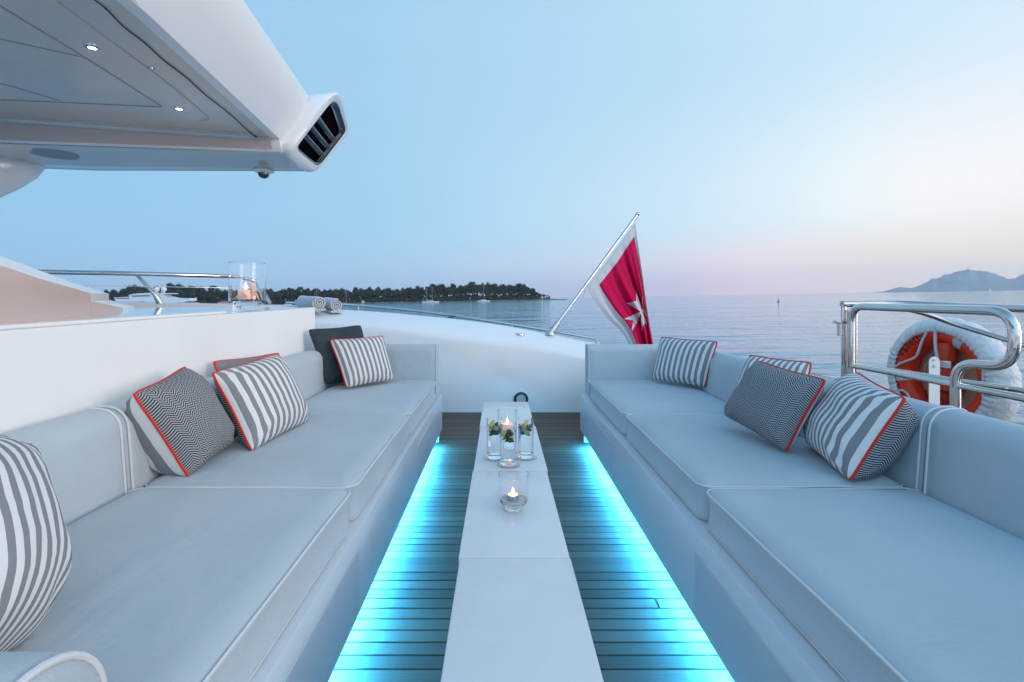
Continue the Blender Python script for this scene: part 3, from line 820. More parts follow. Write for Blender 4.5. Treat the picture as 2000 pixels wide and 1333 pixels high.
# underside material of the beam bottom as a thin grey sheet
bs = MB(); A, B = [], []
for x in (-5, -3.4, -2.79, -2.1, -1.6, -1.392):
    ya = aft(x) if x < -1.5 else aft(-1.5)
    hb_ = HU - (.122 if x < -2.7 else .122 - .046 * (x + 2.79) / 1.3); yb = 3.32 + .25 * (x + 3.08) / 1.7
    A.append(V((x, ya + .045, hb_ - .002))); B.append(V((x, yb - .015, hb_ + .010)))
bs.rings([[a, b, b + V((0, 0, -.004)), a + V((0, 0, -.004))] for a, b in zip(A, B)], smooth=False); bs.build('beam_soffit', M_under, root)
fs_ = MB(); rs = []
for x in (-5, -3.4, -2.79, -2.1, -1.6, -1.43):
    ya = aft(min(x, -1.5)); hb_ = HU - (.122 if x < -2.7 else .122 - .046 * (x + 2.79) / 1.3)
    rs.append([V((x, ya - .006, HU - .022)), V((x, ya + .012, HU - .052)), V((x, ya + .024, hb_ + .012)), V((x, ya + .028, hb_ + .012)), V((x, ya + .016, HU - .052)), V((x, ya - .002, HU - .022))])
fs_.rings(rs); fs_.build('beam_face', M_warm_reflect, root)  # thin tinted sheet, paints warm reflected light onto the white beam
# seams / beads on the underside
def under(px, py): return ath(px, py, -1.0)
def bead(name, pix, r, m, wob=0, seg=6):
    P = spline([under(*p) for p in pix], 10)
    if wob: P = [p + V((wob * math.sin(i * .62), wob * .3 * math.cos(i * .62), 0)) for i, p in enumerate(P)]
    g = MB().tube([p - V((0, 0, .001)) for p in P], r, seg); return g.build(name, m, root)
M_seam = mat('panel_seam', (.40, .41, .43), .3)
bead('panel_seam', [(-200, -112), (0, 12), (165, 112), (315, 208)], .004, M_seam)
bead('panel_seam', [(-200, 30), (0, 76), (168, 113)], .003, M_seam)
bead('panel_seam', [(-200, 118), (0, 163), (118, 197)], .003, M_seam)
bead('panel_seam', [(-300, 186), (0, 195), (315, 209)], .003, M_seam)
bead('panel_ridge', [(30, -60), (107, 0), (220, 83), (330, 165), (398, 222), (406, 233), (390, 236)], .005, M_under)
bead('wavy_gasket', [(120, -60), (188, 0), (260, 65), (340, 132), (420, 199), (506, 272)], .0055, M_black, wob=.004)
bead('wavy_gasket_trim', [(123, -60), (191, 0), (263, 65), (343, 132), (423, 199), (508, 271)], .0035, M_steel, wob=.004)
# step line near the beam
bead('panel_step', [(-200, 223), (0, 231), (250, 243), (500, 262)], .004, M_under)
# speaker grille on the beam soffit
sp = ath(105, 299, -.885); MB().lathe([(0, -.010), (.115, -.010), (.118, -.006), (.118, 0), (0, 0)], sp, 36).build('speaker_grille', mat('grey_speaker_mesh', (.36, .36, .38), .6, bump=.4, bscale=600), root)
for px, py in ((296, 133), (457, 267)):
    q = under(px, py) if py < 200 else at(px, py, 3.02)
    MB().lathe([(0, -.008), (.010, -.008), (.012, 0), (0, 0)], q, 12).build('screw_cover', M_steel, root)
# ceiling lamps
LAMPS = []
for px, py, lab in ((180, 92, 'round warm downlight, the nearer of the two in the grey hardtop underside'), (350, 212, 'round warm downlight, the farther one, near the corner of the hardtop underside')):
    q = under(px, py)
    LAMPS.append(q)
    t = thing('downlight', lab, 'ceiling light', q, 'downlights in the hardtop')
    MB().lathe([(.015, -.006), (.026, -.005), (.029, 0), (.029, .004), (.015, .004)], q, 28, cap=False).build('bezel', M_chrome, t)
    MB().lathe([(0, -.003), (.016, -.003), (.016, .001), (0, .001)], q, 24).build('lens', M_lampglow, t)
for x_, y_ in ((-2.35, 1.45), (-1.95, .7), (-2.6, .3), (-1.9, -.3)):
    q = V((x_, y_, HU)); t = thing('downlight', 'downlight of the hardtop underside above the left counter, outside the picture', 'ceiling light', q, 'downlights in the hardtop')
    MB().lathe([(.015, -.006), (.026, -.005), (.029, 0), (.029, .004), (.015, .004)], q, 28, cap=False).build('bezel', M_chrome, t)
    MB().lathe([(0, -.003), (.016, -.003), (.016, .001), (0, .001)], q, 24).build('lens', M_lampglow, t); LAMPS.append(q)
for q in LAMPS:
    l = bpy.data.lights.new('downlight_beam', 'SPOT'); l.energy = 5; l.color = (1, .70, .52); l.spot_size = math.radians(150); l.spot_blend = .8; l.shadow_soft_size = .02
    lo_ = bpy.data.objects.new('downlight_beam', l); COL.objects.link(lo_); lo_.location = q - V((0, 0, .012))
# vent pod
def podplane(px, py):
    dr = at(px, py, 1) - cam
    # X = -1.35 + .56*(h-.92) - .05*(Y-3.3)
    # cam + t*dr
    A_ = dr.x - .56 * dr.z + .05 * dr.y
    t = (-1.35 - .56 * .92 + .05 * 3.3) / A_
    return cam + dr * t
def poly_resample(P, n, c, it=3):
    out = []
    for k in range(n):
        a = 2 * PI * k / n; d = V((math.cos(a), math.sin(a)))
        best = None
        for i in range(len(P)):
            p, q = V(P[i]) - c, V(P[(i + 1) % len(P)]) - c; e = q - p
            den = d.x * e.y - d.y * e.x
            if abs(den) < 1e-9: continue
            s = (p.x * e.y - p.y * e.x) / den; u = (p.x * d.y - p.y * d.x) / den
            if s > 0 and -1e-6 <= u <= 1 + 1e-6: best = s if best is None else max(best, s)
        out.append(c + d * best)
    # smooth corners
    for _ in range(it): out = [(out[i - 1] + out[i] * 2 + out[(i + 1) % n]) / 4 for i in range(n)]
    return out
c2 = V((630, 258))
outer = poly_resample([(563, 298), (612, 231), (650, 179), (658, 173), (667, 176), (681, 238), (684, 255), (679, 266), (618, 340), (610, 340)], 72, c2)
hole = poly_resample([(579, 289), (650, 197), (656, 197.5), (663, 206), (677, 252), (676, 259), (627, 323), (622, 325), (607, 314), (583, 294)], 72, c2, 1)
O3 = [podplane(*p) for p in outer]; H3 = [podplane(*p) for p in hole]
cen = podplane(630, 258)
inn = V((-.35, -.015, -.04))    # inward direction
pod = thing('vent_pod', 'white air intake pod with dark slatted grille at the corner of the hardtop', 'air vent', cen)
g = MB()
nf = inn.normalized()
R0 = [p + inn * 1.15 for p in O3]
for p in R0: p.z = max(p.z, HU - .045)
R1 = [p + nf * .03 for p in O3]
R1b = [p + nf * .06 + V((0, 0, .02 if p.z < HU - .03 else 0)) for p in O3]
R2 = [p + nf * .012 + (cen - p).normalized() * .004 for p in O3]
R3 = [p + (cen - p).normalized() * .018 for p in O3]
R4 = [p + (cen - p).normalized() * -.006 for p in H3]
R5 = [p + nf * .012 for p in H3]
R6 = [p + nf * .06 for p in H3]
g.rings([R0, R1b, R1, R2, R3, R4, R5, R6], cap=False); g.build('pod_shell', M_gel, pod)
g = MB(); g.rings([[p + nf * .055 for p in H3], [p + nf * .20 + (cen - p) * .02 for p in H3]], cap=True); g.build('duct', mat('duct_black', (.001, .001, .002), .9, spec=.05), pod)
g = MB(); F0 = [p + nf * .006 + (cen - p) * .005 for p in H3]; F1 = [p + nf * .03 + (cen - p) * .005 for p in H3]; F2 = [p + nf * .028 + (cen - p) * .10 for p in H3]; F3 = [p + nf * .012 + (cen - p) * .075 for p in H3]
g.rings([F0, F3, F2, F1, F0], cap=False); fr = g.build('grille_frame', M_dark, pod)
for (a, b) in (((1165, 425), (1335, 682)), ((1093, 515), (1280, 757)), ((1028, 602), (1222, 830))):
    A_ = podplane(a[0] / 5.128 + 400, a[1] / 5.128 + 140) + nf * .02; B_ = podplane(b[0] / 5.128 + 400, b[1] / 5.128 + 140) + nf * .016
    d = (B_ - A_).normalized(); w = nf
    s_ = d.cross(w).normalized() * .0032
    MB().prism([A_ - s_, A_ + s_, A_ + s_ * .5 + w * .05, A_ - s_ * .5 + w * .05], B_ - A_).build('grille_slat', mat('slat_blue_grey', (.45, .58, .66), .15, metal=.7) if 'slat_blue_grey' not in MATS else MATS['slat_blue_grey'], pod)
# bridging shoulder between fascia and pod
# camera dome
q = at(515, 334, 3.46); t = thing('security_camera', 'small black dome camera on a white ring under the hardtop edge', 'camera', q)
MB().lathe([(.0, .035), (.030, .035), (.040, .012), (.066, .008), (.070, -.004), (.055, -.014), (.040, -.018), (0, -.018)], q, 32).build('mount_ring', M_gel, t)
MB().lathe([(0, -.056), (.014, -.054), (.028, -.046), (.037, -.032), (.039, -.014), (0, -.014)], q, 32).build('dome', M_dome, t)
# arch leg
P = [at(92, 318, 3.25), at(50, 318, 3.2), at(0, 325, 3.1), at(-90, 352, 3.0), at(-220, 430, 2.9), at(-300, 560, 2.85), at(-330, 620, 2.8)]
P2 = spline(P, 6); rr = [lerp([0, .12, .3, .5, .7, 1], [.02, .11, .155, .20, .24, .3], i / (len(P2) - 1)) for i in range(len(P2))]
o = MB().tube(P2, rr, 28).build('arch_leg', M_gel, loc=P[-1]); tag(o, 'rounded white support leg meeting the hardtop beam at the left edge', 'support')

# ================================================================== SOFAS
def rrect(x0, x1, y0, y1, r, n=6):
    P = []
    for cx_, cy_, a0 in ((x1 - r, y1 - r, 0), (x0 + r, y1 - r, PI / 2), (x0 + r, y0 + r, PI), (x1 - r, y0 + r, 1.5 * PI)):
        for k in range(n + 1):
            a = a0 + PI / 2 * k / n; P.append((cx_ + r * math.cos(a), cy_ + r * math.sin(a)))
    return P
def dense(P, step=.04):
    out = []
    for i in range(len(P)):
        a, b = V(P[i]), V(P[(i + 1) % len(P)]); n = max(1, int((b - a).length / step))
        for k in range(n): out.append(a.lerp(b, k / n))
    return out
def seat_cushion(parent, x0, x1, y0, y1, z0, z1, seed, label=None):
    P = dense(rrect(x0, x1, y0, y1, .05, 8), .03); c = V(((x0 + x1) / 2, (y0 + y1) / 2))
    def wob(p, z): return 0
    def ring(ins, z, bulge=0):
        out = []
        for p in P:
            d = (p - c); q = V((p.x - math.copysign(min(ins, abs(d.x)), d.x) * min(1, abs(d.x) / ((x1 - x0) / 2)) ** 6 if abs(d.x) > 0 else p.x,
                                p.y - math.copysign(min(ins, abs(d.y)), d.y) * min(1, abs(d.y) / ((y1 - y0) / 2)) ** 6))
            nz = noise.noise(V((q.x * 3.2, q.y * 3.2, seed))) * .004
            out.append(V((q.x, q.y, z + nz)))
        return out
    zs = z1 - .022
    rs = [ring(.022, z0), ring(.008, z0 + .007), ring(.001, z0 + .018), ring(-.006, z0 + (zs - z0) * .35), ring(-.008, z0 + (zs - z0) * .6), ring(-.004, zs - .018), ring(.001, zs - .006), ring(.004, zs)]
    # crown: shrink towards the centre
    for s in (.985, .96, .92, .86, .76, .6, .4, .2, .05):
        out = []
        for p in P:
            d = p - c; q = c + d * s
            hx = min(1, (1 - abs(q.x - c.x) / ((x1 - x0) / 2)) / .16); hy = min(1, (1 - abs(q.y - c.y) / ((y1 - y0) / 2)) / .12)
            f = min(math.sin(max(0, hx) * PI / 2), math.sin(max(0, hy) * PI / 2))
            f = math.sin(max(0, hx) * PI / 2) * math.sin(max(0, hy) * PI / 2)
            nz = noise.noise(V((q.x * 4, q.y * 4, seed + 3))) * .0035 + noise.noise(V((q.x * 13, q.y * 9, seed + 3))) * .0012
            out.append(V((q.x, q.y, zs + .022 * f + nz * f)))
        rs.append(out)
    o = MB().rings(rs).build('seat_cushion', M_fab, parent)
    if label: o['label'] = label
    MB().tube([V((p.x, p.y, p.z + .003)) + (V((p.x, p.y, 0)) - V((c.x, c.y, 0))).normalized() * .001 for p in ring(.001, zs)], .0036, 6, closed=True).build('piping', M_welt, o)
    MB().tube([V((p.x, p.y, p.z)) for p in ring(.004, z0 + .010)], .0024, 6, closed=True).build('piping', M_welt, o)
    return o
def sweep_profile(prof, ys, name, parent, m, sgn, axis='Y', ends=True, seed=0):
    """profile (d,z) swept along y; d measured away from the aisle"""
    g = MB(); rs = []
    for y in ys:
        rs.append([V((sgn * d, y, z + noise.noise(V((d * 5, y * 2.5, seed))) * .004)) for d, z in prof])
    return g.rings(rs).build(name, m, parent)
def back_profile(d0, z0, z1, th, lean=.02, r=.075, n=8):
    P = [(d0, z0), (d0 + lean * .3, z0 + (z1 - z0) * .35)]
    cx_, cz = d0 + lean + r, z1 - r
    for k in range(n + 1):
        a = PI - PI / 2 * k / n; P.append((cx_ + r * math.cos(a), cz + r * math.sin(a)))
    r2 = .04
    for k in range(n + 1):
        a = PI / 2 - PI / 2 * k / n; P.append((d0 + th - r2 + r2 * math.cos(a), z1 - r2 + r2 * math.sin(a)))
    P.append((d0 + th, z0)); return P
ZB0, ZB1, ZS, ZT = .081, .377, .522, .795
def frange(a, b, n): return [a + (b - a) * i / n for i in range(n + 1)]
def sofa(sgn, lab, xb, xc, xk, jj, near_arm, panels):
    root = thing('sofa', lab, 'sofa', (sgn * (xb + .4), 2.2, 0), 'built-in sofas facing each other across the low tables')
    X = lambda a, b: (min(sgn * a, sgn * b), max(sgn * a, sgn * b))
    yN, yF = .42, 4.02
    x0, x1 = X(xb, xk + .15)
    bs = MB().box(x0, x1, yN, yF, ZB0, ZB1, .006, 2).build('base', M_base, root)
    # recessed plinth
    p0, p1 = X(xb + .13, xk + .1); MB().box(p0, p1, yN + .05, yF - .1, 0.0, ZB0 - .002).build('plinth', M_base, root)
    # toe rail lip
    l0, l1 = X(xb - .003, xb + .02)
    for (a, b) in panels:
        q0, q1 = X(xb - .004, xb + .003)
        pn = MB().box(q0, q1, a, b, ZB0 + .022, ZB1 - .065, .002, 1).build('access_panel', M_mesh, bs)
    # led strip
    s0, s1 = X(xb + .035, xb + .050)
    MB().box(s0 + sgn * .002 if sgn < 0 else s0 + .002, s1 - .002, yN + .05, yF - .1, ZB0 - .0112, ZB0 - .001).build('led_profile', M_steel, bs)
    lg = MB(); ly = yN + .06; random.seed(5)
    while ly < yF - .32:
        L_ = random.uniform(.15, .2); lg.box(s0, s1, ly, ly + L_, ZB0 - .014, ZB0 - .0115); ly += L_ + random.uniform(.015, .05)
    lg.build('led_strip', M_led, bs)
    e0, e1 = X(xb + .012, xb + .12); MB().box(e0, e1, yF - .125, yF - .115, .008, ZB0 - .001).build('added_led_baffle', M_base, bs)  # added plate that keeps direct strip light off the bulwark
    # cushions
    for i, (a, b) in enumerate(zip(jj[:-1], jj[1:])):
        c0, c1 = X(xc, xk + .01); seat_cushion(root, c0, c1, a + .007, b - .007, ZB1 + .001, ZS + .004, i * 5 + sgn)
    # backrests
    prof = back_profile(xk, ZS - .13, ZT, .155)
    for (a, b, sd) in ((.42, 1.64, 1), (1.652, 3.99, 4)):
        ys = [a + .0, a + .012] + frange(a + .05, b - .05, int((b - a) / .12)) + [b - .012, b]
        g = MB(); rs = []
        cxm, czm = xk + .08, ZT - .15
        for k, y in enumerate(ys):
            e = .008 if k in (0, len(ys) - 1) else 0
            rs.append([V((sgn * (d + (e if d < cxm else -e)), y, z - (e if z > czm else 0) + noise.noise(V((d * 6, y * 2.2, sd))) * .004)) for d, z in prof])
        bk = g.rings(rs).build('backrest', M_fab, root)
        for y in (a + .010, b - .010):
            MB().tube([V((sgn * (d - (.002 if d < cxm else -.002)), y, z + (.002 if z > ZT - .06 else 0))) for d, z in prof[:-1]], .0042, 6).build('piping', M_welt, bk)
    # far arm : box across the end with rounded top
    aprof = back_profile(3.87, ZS - .13, ZT - .004, .15, lean=.0, r=.05)
    xs = [xc - .0, xc + .014] + frange(xc + .06, xk + .04, 8)
    g = MB(); rs = []
    for k, x in enumerate(xs):
        e = .010 if k == 0 else 0
        rs.append([V((sgn * x, y + (e if y < 3.94 else -e), z - (e if z > ZT - .1 else 0))) for y, z in aprof])
    ar = g.rings(rs).build('armrest', M_fab, root)
    MB().tube([V((sgn * (xc + .004), y - (.0 if y < 3.94 else 0), z + .001)) for y, z in aprof], .0042, 6).build('piping', M_welt, ar)
    if near_arm:
        z1 = E - .405
        an = []
        cy_, r_ = near_arm[0] , near_arm[1]
        prof2 = []
        for k in range(17):
            a = PI * k / 16; prof2.append((cy_ + r_ * math.cos(a), z1 - r_ + r_ * math.sin(a) * 1.0))
        prof2 = [(cy_ + r_, ZS - .13)] + prof2 + [(cy_ - r_, ZS - .13)]
        g = MB(); rs = []
        xs = [xc - .01, xc - .002, xc + .014] + frange(xc + .06, xk + .04, 8)
        for k, x in enumerate(xs):
            f = (.86, .95, 1)[k] if k < 3 else 1
            rs.append([V((sgn * x, cy_ + (y - cy_) * f, z1 - .15 + (z - z1 + .15) * (f if z > z1 - .15 else 1))) for y, z in prof2])
        ar = g.rings(rs).build('armrest', M_fab, root)
        MB().tube([V((sgn * (xc - .001), cy_ + (y - cy_) * .97, z1 - .15 + (z - z1 + .15) * (.975 if z > z1 - .15 else 1))) for y, z in prof2], .0048, 8).build('piping', M_welt, ar)
    return root
sofa(-1, 'pale grey sofa on the left, backed by the white counter wall', .487, .512, 1.262, [.63, 1.69, 2.755, 3.872], (.52, .105), [(.58, 1.65), (2.82, 3.51)])
sofa(1, 'pale grey sofa on the right, beside the steel rail and lifebuoy', .660, .702, 1.427, [.42, 1.69, 2.755, 3.872], None, [(.58, 1.64), (2.81, 3.52)])

# low gunwale behind the right-hand sofa
g = MB().box(1.60, 2.62, -1.5, 5.0, -.1, .545, .03, 3)
o = g.build('side_gunwale', M_teak, loc=(2.1, 1.8, 0)); tag(o, 'dark teak-topped side gunwale under the steel rail behind the right sofa', 'gunwale')

# ================================================================== TABLES
segs = [(.60, 1.397, -.1185, .2025, 0), (1.402, 2.108, -.1225, .2005, -.0), (2.113, 2.838, -.1190, .2055, .0), (2.843, 3.505, -.1245, .1985, 0)]
labs = ['white block table nearest the camera, bare top', 'white block table carrying the round tealight holder',
        'white block table carrying the three drinks and the tall candle glass', 'white block table at the far end, nearest the white bulwark']
for (a, b, x0, x1, dz), lab in zip(segs, labs):
    t = thing('low_table', lab, 'table', ((x0 + x1) / 2, (a + b) / 2, 0), 'low white block tables set end to end')
    MB().box(x0, x1, a, b, .385, .42 + dz, .004, 3).build('tabletop', M_table, t)
    MB().box(x0 + .012, x1 - .012, a + .012, b - .012, .0, .384, .004, 2).build('table_body', M_table, t)
ZTAB = .42

# ================================================================== GLASSES
def leaf(g, c, d, up, L, W):
    d = d.normalized(); s = d.cross(up).normalized(); up = s.cross(d)
    P = []
    for t, w, h in ((0, .1, 0), (.2, .75, .10), (.45, 1, .14), (.75, .65, .08), (1, .02, -.05)):
        P.append((c + d * L * t + up * L * h - s * W * w * .5, c + d * L * t + up * L * (h - .08), c + d * L * t + up * L * h + s * W * w * .5))
    vs = [q for p in P for q in p]; fs = []
    for i in range(4):
        for j in range(2): fs.append([i * 3 + j, i * 3 + j + 1, (i + 1) * 3 + j + 1, (i + 1) * 3 + j])
    g.add(vs, fs, True)
def highball(x, y, lab, seed, lem):
    random.seed(seed); z0 = ZTAB + .006; c = V((x, y, z0))
    t = thing('highball_glass', lab, 'drink', c, 'drinks on the white table')
    R_, H = .0362, .182
    MB().lathe([(0, 0), (R_ - .003, 0), (R_ - .0005, .003), (R_, .012), (R_, H - .002), (R_ - .0006, H), (R_ - .0011, H - .002), (R_ - .0012, .022), (R_ - .006, .016), (0, .016)], c, 40, cap=False).build('glass_body', M_glass, t)
    wtop = .150
    MB().lathe([(0, .0165), (R_ - .0068, .0168), (R_ - .0018, .0225), (R_ - .0016, wtop), (0, wtop)], c, 40, cap=False).build('drink', M_water, t)
    ic = MB()
    for k in range(4):
        a = random.uniform(0, 6.28); rr = random.uniform(.004, .015); q = c + V((math.cos(a) * rr, math.sin(a) * rr, .128 + k * .008 - .006))
        ro = Matrix.Rotation(random.uniform(0, 3), 3, 'X') @ Matrix.Rotation(random.uniform(0, 3), 3, 'Z')
        s = .0095; ic.box(q.x - s, q.x + s, q.y - s, q.y + s, q.z - s, q.z + s, .003, 2, ro)
    ic.build('ice_cubes', M_ice, t)
    mg = MB()
    for k in range(36):
        a = random.uniform(0, 6.28); rr = random.uniform(.008, .023); q = c + V((math.cos(a) * rr, math.sin(a) * rr, random.uniform(.104, .150)))
        dd = V((-math.sin(a) + random.uniform(-.6, .6), math.cos(a) + random.uniform(-.6, .6), random.uniform(-.3, .5))) - V((math.cos(a), math.sin(a), 0)) * .5
        leaf(mg, q, dd, V((math.cos(a), math.sin(a), .8)), random.uniform(.016, .026), random.uniform(.012, .018))
    mg.build('mint_leaves', M_mint, t)
    # lemon slice : half disc standing on its edge on the rim, facing the viewer
    lx, lz, ang = lem
    q = c + V((lx, -.012, lz)); ro = Matrix.Rotation(ang, 3, 'Y') @ Matrix.Rotation(.5, 3, 'Z')
    def half(r0, r1, th, n=14):
        P = [V((r1 * math.cos(a), -th, r1 * math.sin(a))) for a in [PI * k / n for k in range(n + 1)]]
        if r0: P += [V((r0 * math.cos(a), -th, r0 * math.sin(a))) for a in [PI * k / n for k in range(n, -1, -1)]]
        return P
    def placeprism(P, v, name, m):
        g = MB(); g.prism([q + ro @ p for p in P], ro @ V((0, v, 0))); return g.build(name, m, t)
    rot90 = Matrix.Rotation(-PI / 2, 3, 'Y')
    placeprism([rot90 @ p for p in half(.0165, .0195, .0022)], .0044, 'lemon_rind', M_lemon)
    placeprism([rot90 @ p for p in half(0, .0163, .0018)], .0036, 'lemon_flesh', M_flesh)
    if seed == 33:
        g = MB(); g.lathe([(0, -.0015), (.0125, -.0015), (.013, 0), (.0125, .0015), (0, .0015)], c + V((.004, -.0265, .120)), 24, 'Y'); g.build('cucumber_slice', M_cucu, t)
    return t
GL = [(.0345, 2.172, 'highball with ice, mint and a lemon wedge, front middle of the three drinks', 31, (-.010, .140, .1)),
      (-.029, 2.262, 'highball with mint and a lemon wedge, left one of the three drinks', 32, (-.004, .158, .25)),
      (.1170, 2.270, 'highball with cucumber, mint and a lemon wedge, right one of the three drinks', 33, (.008, .158, .3))]
for x, y, lab, sd, lem in GL:
    highball(x, y, lab, sd, lem)
    co = MB().lathe([(0, 0), (.0505, 0), (.0525, .0025), (.0515, .0045), (.046, .0048), (.044, .0035), (0, .0035)], (x, y, ZTAB + .0008), 48)
    o = co.build('glass_coaster', mat('frosted_coaster', (.97, .99, 1), .04, trans=1, ior=1.25) if 'frosted_coaster' not in MATS else MATS['frosted_coaster'], loc=(x, y, ZTAB)); tag(o, 'clear round coaster under the %s drink' % {31: 'front middle', 32: 'left', 33: 'right'}[sd], 'coaster', 'coasters under the drinks')
# tall candle glass
c = V((.0325, 2.45, ZTAB + .001)); t = thing('floating_candle_glass', 'tall clear cylinder glass with a pink floating candle behind the drinks', 'candle holder', c)
MB().lathe([(0, 0), (.0455, 0), (.0475, .003), (.0475, .183), (.0469, .185), (.0463, .183), (.0463, .012), (0, .010)], c, 44, cap=False).build('glass_body', M_glass, t)
MB().lathe([(0, .0125), (.0457, .0128), (.0457, .092), (0, .092)], c, 40, cap=False).build('water', M_water, t)
MB().lathe([(0, .086), (.018, .086), (.029, .098), (.0315, .108), (.0300, .114), (.024, .112), (0, .111)], c, 32).build('candle', M_wax, t)
MB().lathe([(0, .110), (.0045, .117), (.0055, .123), (.003, .134), (0, .145)], c, 12).build('flame', M_flame, t)
# tealight holder
c = V((.0455, 1.7185, ZTAB + .001)); t = thing('tealight_holder', 'rounded clear glass tumbler with a burning tealight on glittering sand', 'candle holder', c)
MB().lathe([(0, 0), (.028, 0), (.031, .003), (.031, .010), (.034, .014), (.046, .026), (.0515, .040), (.0525, .060), (.0515, .085), (.0525, .110), (.0535, .125), (.0531, .1256), (.0524, .125), (.0514, .110), (.0504, .085), (.0514, .060),
            (.0503, .041), (.044, .028), (.030, .017), (0, .016)], c, 56, cap=False).build('glass_body', M_glass, t)
MB().lathe([(0, .0175), (.029, .018), (.0425, .029), (.0475, .036), (.036, .034), (0, .034)], c, 40, cap=False).build('sand', M_sand, t)
gl = MB(); random.seed(9)
for k in range(70):
    a = random.uniform(0, 6.28); rr = random.uniform(.024, .045); gl.ball(c + V((math.cos(a) * rr, math.sin(a) * rr, .0365)), random.uniform(.0006, .0013), 1)
gl.build('glass_beads', M_chrome, t)
tl = MB().lathe([(0, .036), (.0195, .036), (.0205, .038), (.0208, .053), (.0195, .053), (.019, .044), (0, .044)], c - V((.002, 0, 0)), 32).build('tealight_cup', M_tin, t)
MB().lathe([(0, .044), (.0188, .044), (.0188, .050), (0, .0495)], c - V((.002, 0, 0)), 28).build('tealight_wax', M_waxy, tl)
MB().lathe([(0, .0505), (.0042, .056), (.0052, .062), (.003, .070), (0, .079)], c - V((.002, 0, 0)), 12).build('flame', M_flame, tl)

# ================================================================== PILLOWS
def pillow(corners, th, front, back, lab, bulge_back=1.0, piping=M_piping, inset=.07, seed=0, uvrot=0, pside=None, wob=1.0, name='scatter_cushion', group='scatter cushions on the sofas'):
    """corners: TL, TR, BR, BL as (px, py, depth)"""
    TL, TR, BR, BL = [at(*c) if len(c) == 3 else V(c[:3]) for c in corners]
    n1 = ((TR - TL) + (BR - BL)).cross((BL - TL) + (BR - TR)).normalized()
    c = (TL + TR + BR + BL) / 4
    if n1.dot(V((0, 0, E)) - c) < 0: n1 = -n1
    N = 34
    def pos(u, v, side):
        # u,v in -1..1 ; edges pulled in between the ears
        uu = u * (1 - inset * (1 - v * v) ** 1.0 * abs(u) ** 2); vv = v * (1 - inset * (1 - u * u) * abs(v) ** 2)
        q_ = 1 - .055 * (abs(u) * abs(v)) ** 5; uu *= q_; vv *= q_
        a, b = (uu + 1) / 2, (vv + 1) / 2
        p = (TL * (1 - a) + TR * a) * (1 - b) + (BL * (1 - a) + BR * a) * b
        puff = (max(0, 1 - u ** 4) * max(0, 1 - v ** 4)) ** .62
        puff *= .84 + .16 * (1 - u * u) * (1 - v * v)
        r2 = math.hypot(abs(u) - 1, abs(v) - 1)
        fold = math.sin(math.atan2(1.0001 - abs(v), 1.0001 - abs(u)) * 9 + seed * 1.7 + (u > 0) * 2 + (v > 0)) * .10 * math.exp(-((r2 - .38) / .28) ** 2)
        wr = fold + noise.noise(V((u * 2.2, v * 2.2, seed + side))) * .07 * wob + noise.noise(V((u * 5, v * 5, seed + side * 3))) * .02
        e = max(abs(u), abs(v)); wr *= 1
        # small radial puckers near the edges
        pk = math.sin((u if abs(v) > abs(u) else v) * 17 + seed) * .035 * max(0, (e - .72) / .28) * (1 - max(0, (e - .95) / .05))
        h = th * side * (puff * (1 + wr) + pk * (1 - e) * 3)
        h *= 1.18
        if side < 0: h *= bulge_back
        return p + n1 * h
    root = thing(name, lab, 'cushion', (BL + BR) / 2, group)
    def tt(i): return math.sin((i / N * 2 - 1) * PI / 2)
    for side, m, nm in ((1, front, 'front_panel'), (-1, back, 'back_panel')):
        vs, uvs = [], []
        for j in range(N + 1):
            for i in range(N + 1):
                u, v = tt(i), tt(j); vs.append(pos(u, v, side))
                a, b = (u + 1) / 2, (1 - v) / 2
                if uvrot == 1: a, b = b, a
                uvs.append((a, b))
        fs = [[j * (N + 1) + i, j * (N + 1) + i + 1, (j + 1) * (N + 1) + i + 1, (j + 1) * (N + 1) + i] for j in range(N) for i in range(N)]
        g = MB(); g.add(vs, fs, True, uvs); g.build(nm, m, root)
    if pside:
        e = -1 if pside == 'L' else 1
        per = [(e, tt(N - i)) for i in range(N)] + [(e * tt(N - i), -1) for i in range(N + 1)]
        P = [pos(u, v, 1) for u, v in per]
        P = [P[0]] + [(P[i - 1] + P[i] * 2 + P[i + 1]) / 4 for i in range(1, len(P) - 1)] + [P[-1]]
        MB().tube(P, .0052, 7).build('piping', piping, root)
        return root
    per = [(tt(i), -1) for i in range(N)] + [(1, tt(i)) for i in range(N)] + [(tt(N - i), 1) for i in range(N)] + [(-1, tt(N - i)) for i in range(N)]
    P = [pos(u, v, 1) for u, v in per]
    # cut the sharp corner a little
    P = [(P[i - 1] + P[i] * 2 + P[(i + 1) % len(P)]) / 4 for i in range(len(P))]
    MB().tube(P, .0052, 7, closed=True).build('piping', piping, root)
    return root
M_slpipe = mat('slate_piping', (.025, .038, .048), .8)
pillow([(600, 643, 3.50), (705, 634, 3.84), (735, 743, 3.80), (637, 752, 3.46)], .055, M_slate, M_slate, 'plain dark slate cushion in the far corner of the left sofa', piping=M_slpipe, seed=1)
pillow([(642, 663, 3.50), (750, 655, 3.72), (773, 743, 3.72), (676, 760, 3.36)], .062, M_stripe, M_herr, 'grey and white striped cushion leaning on the dark slate cushion', seed=2, pside='L')
pillow([(412, 705, 2.34), (546, 688, 2.74), (592, 800, 2.80), (470, 850, 2.30)], .05, M_herr, M_stripe, 'black and white herringbone cushion half hidden behind the striped one on the left sofa', seed=3, pside='L')
pillow([(410, 728, 2.10), (541, 689, 2.58), (605, 824, 2.54), (490, 886, 2.02)], .078, M_stripe, M_herr, 'grey and white striped cushion with red piping on the middle of the left sofa', seed=4, pside='L')
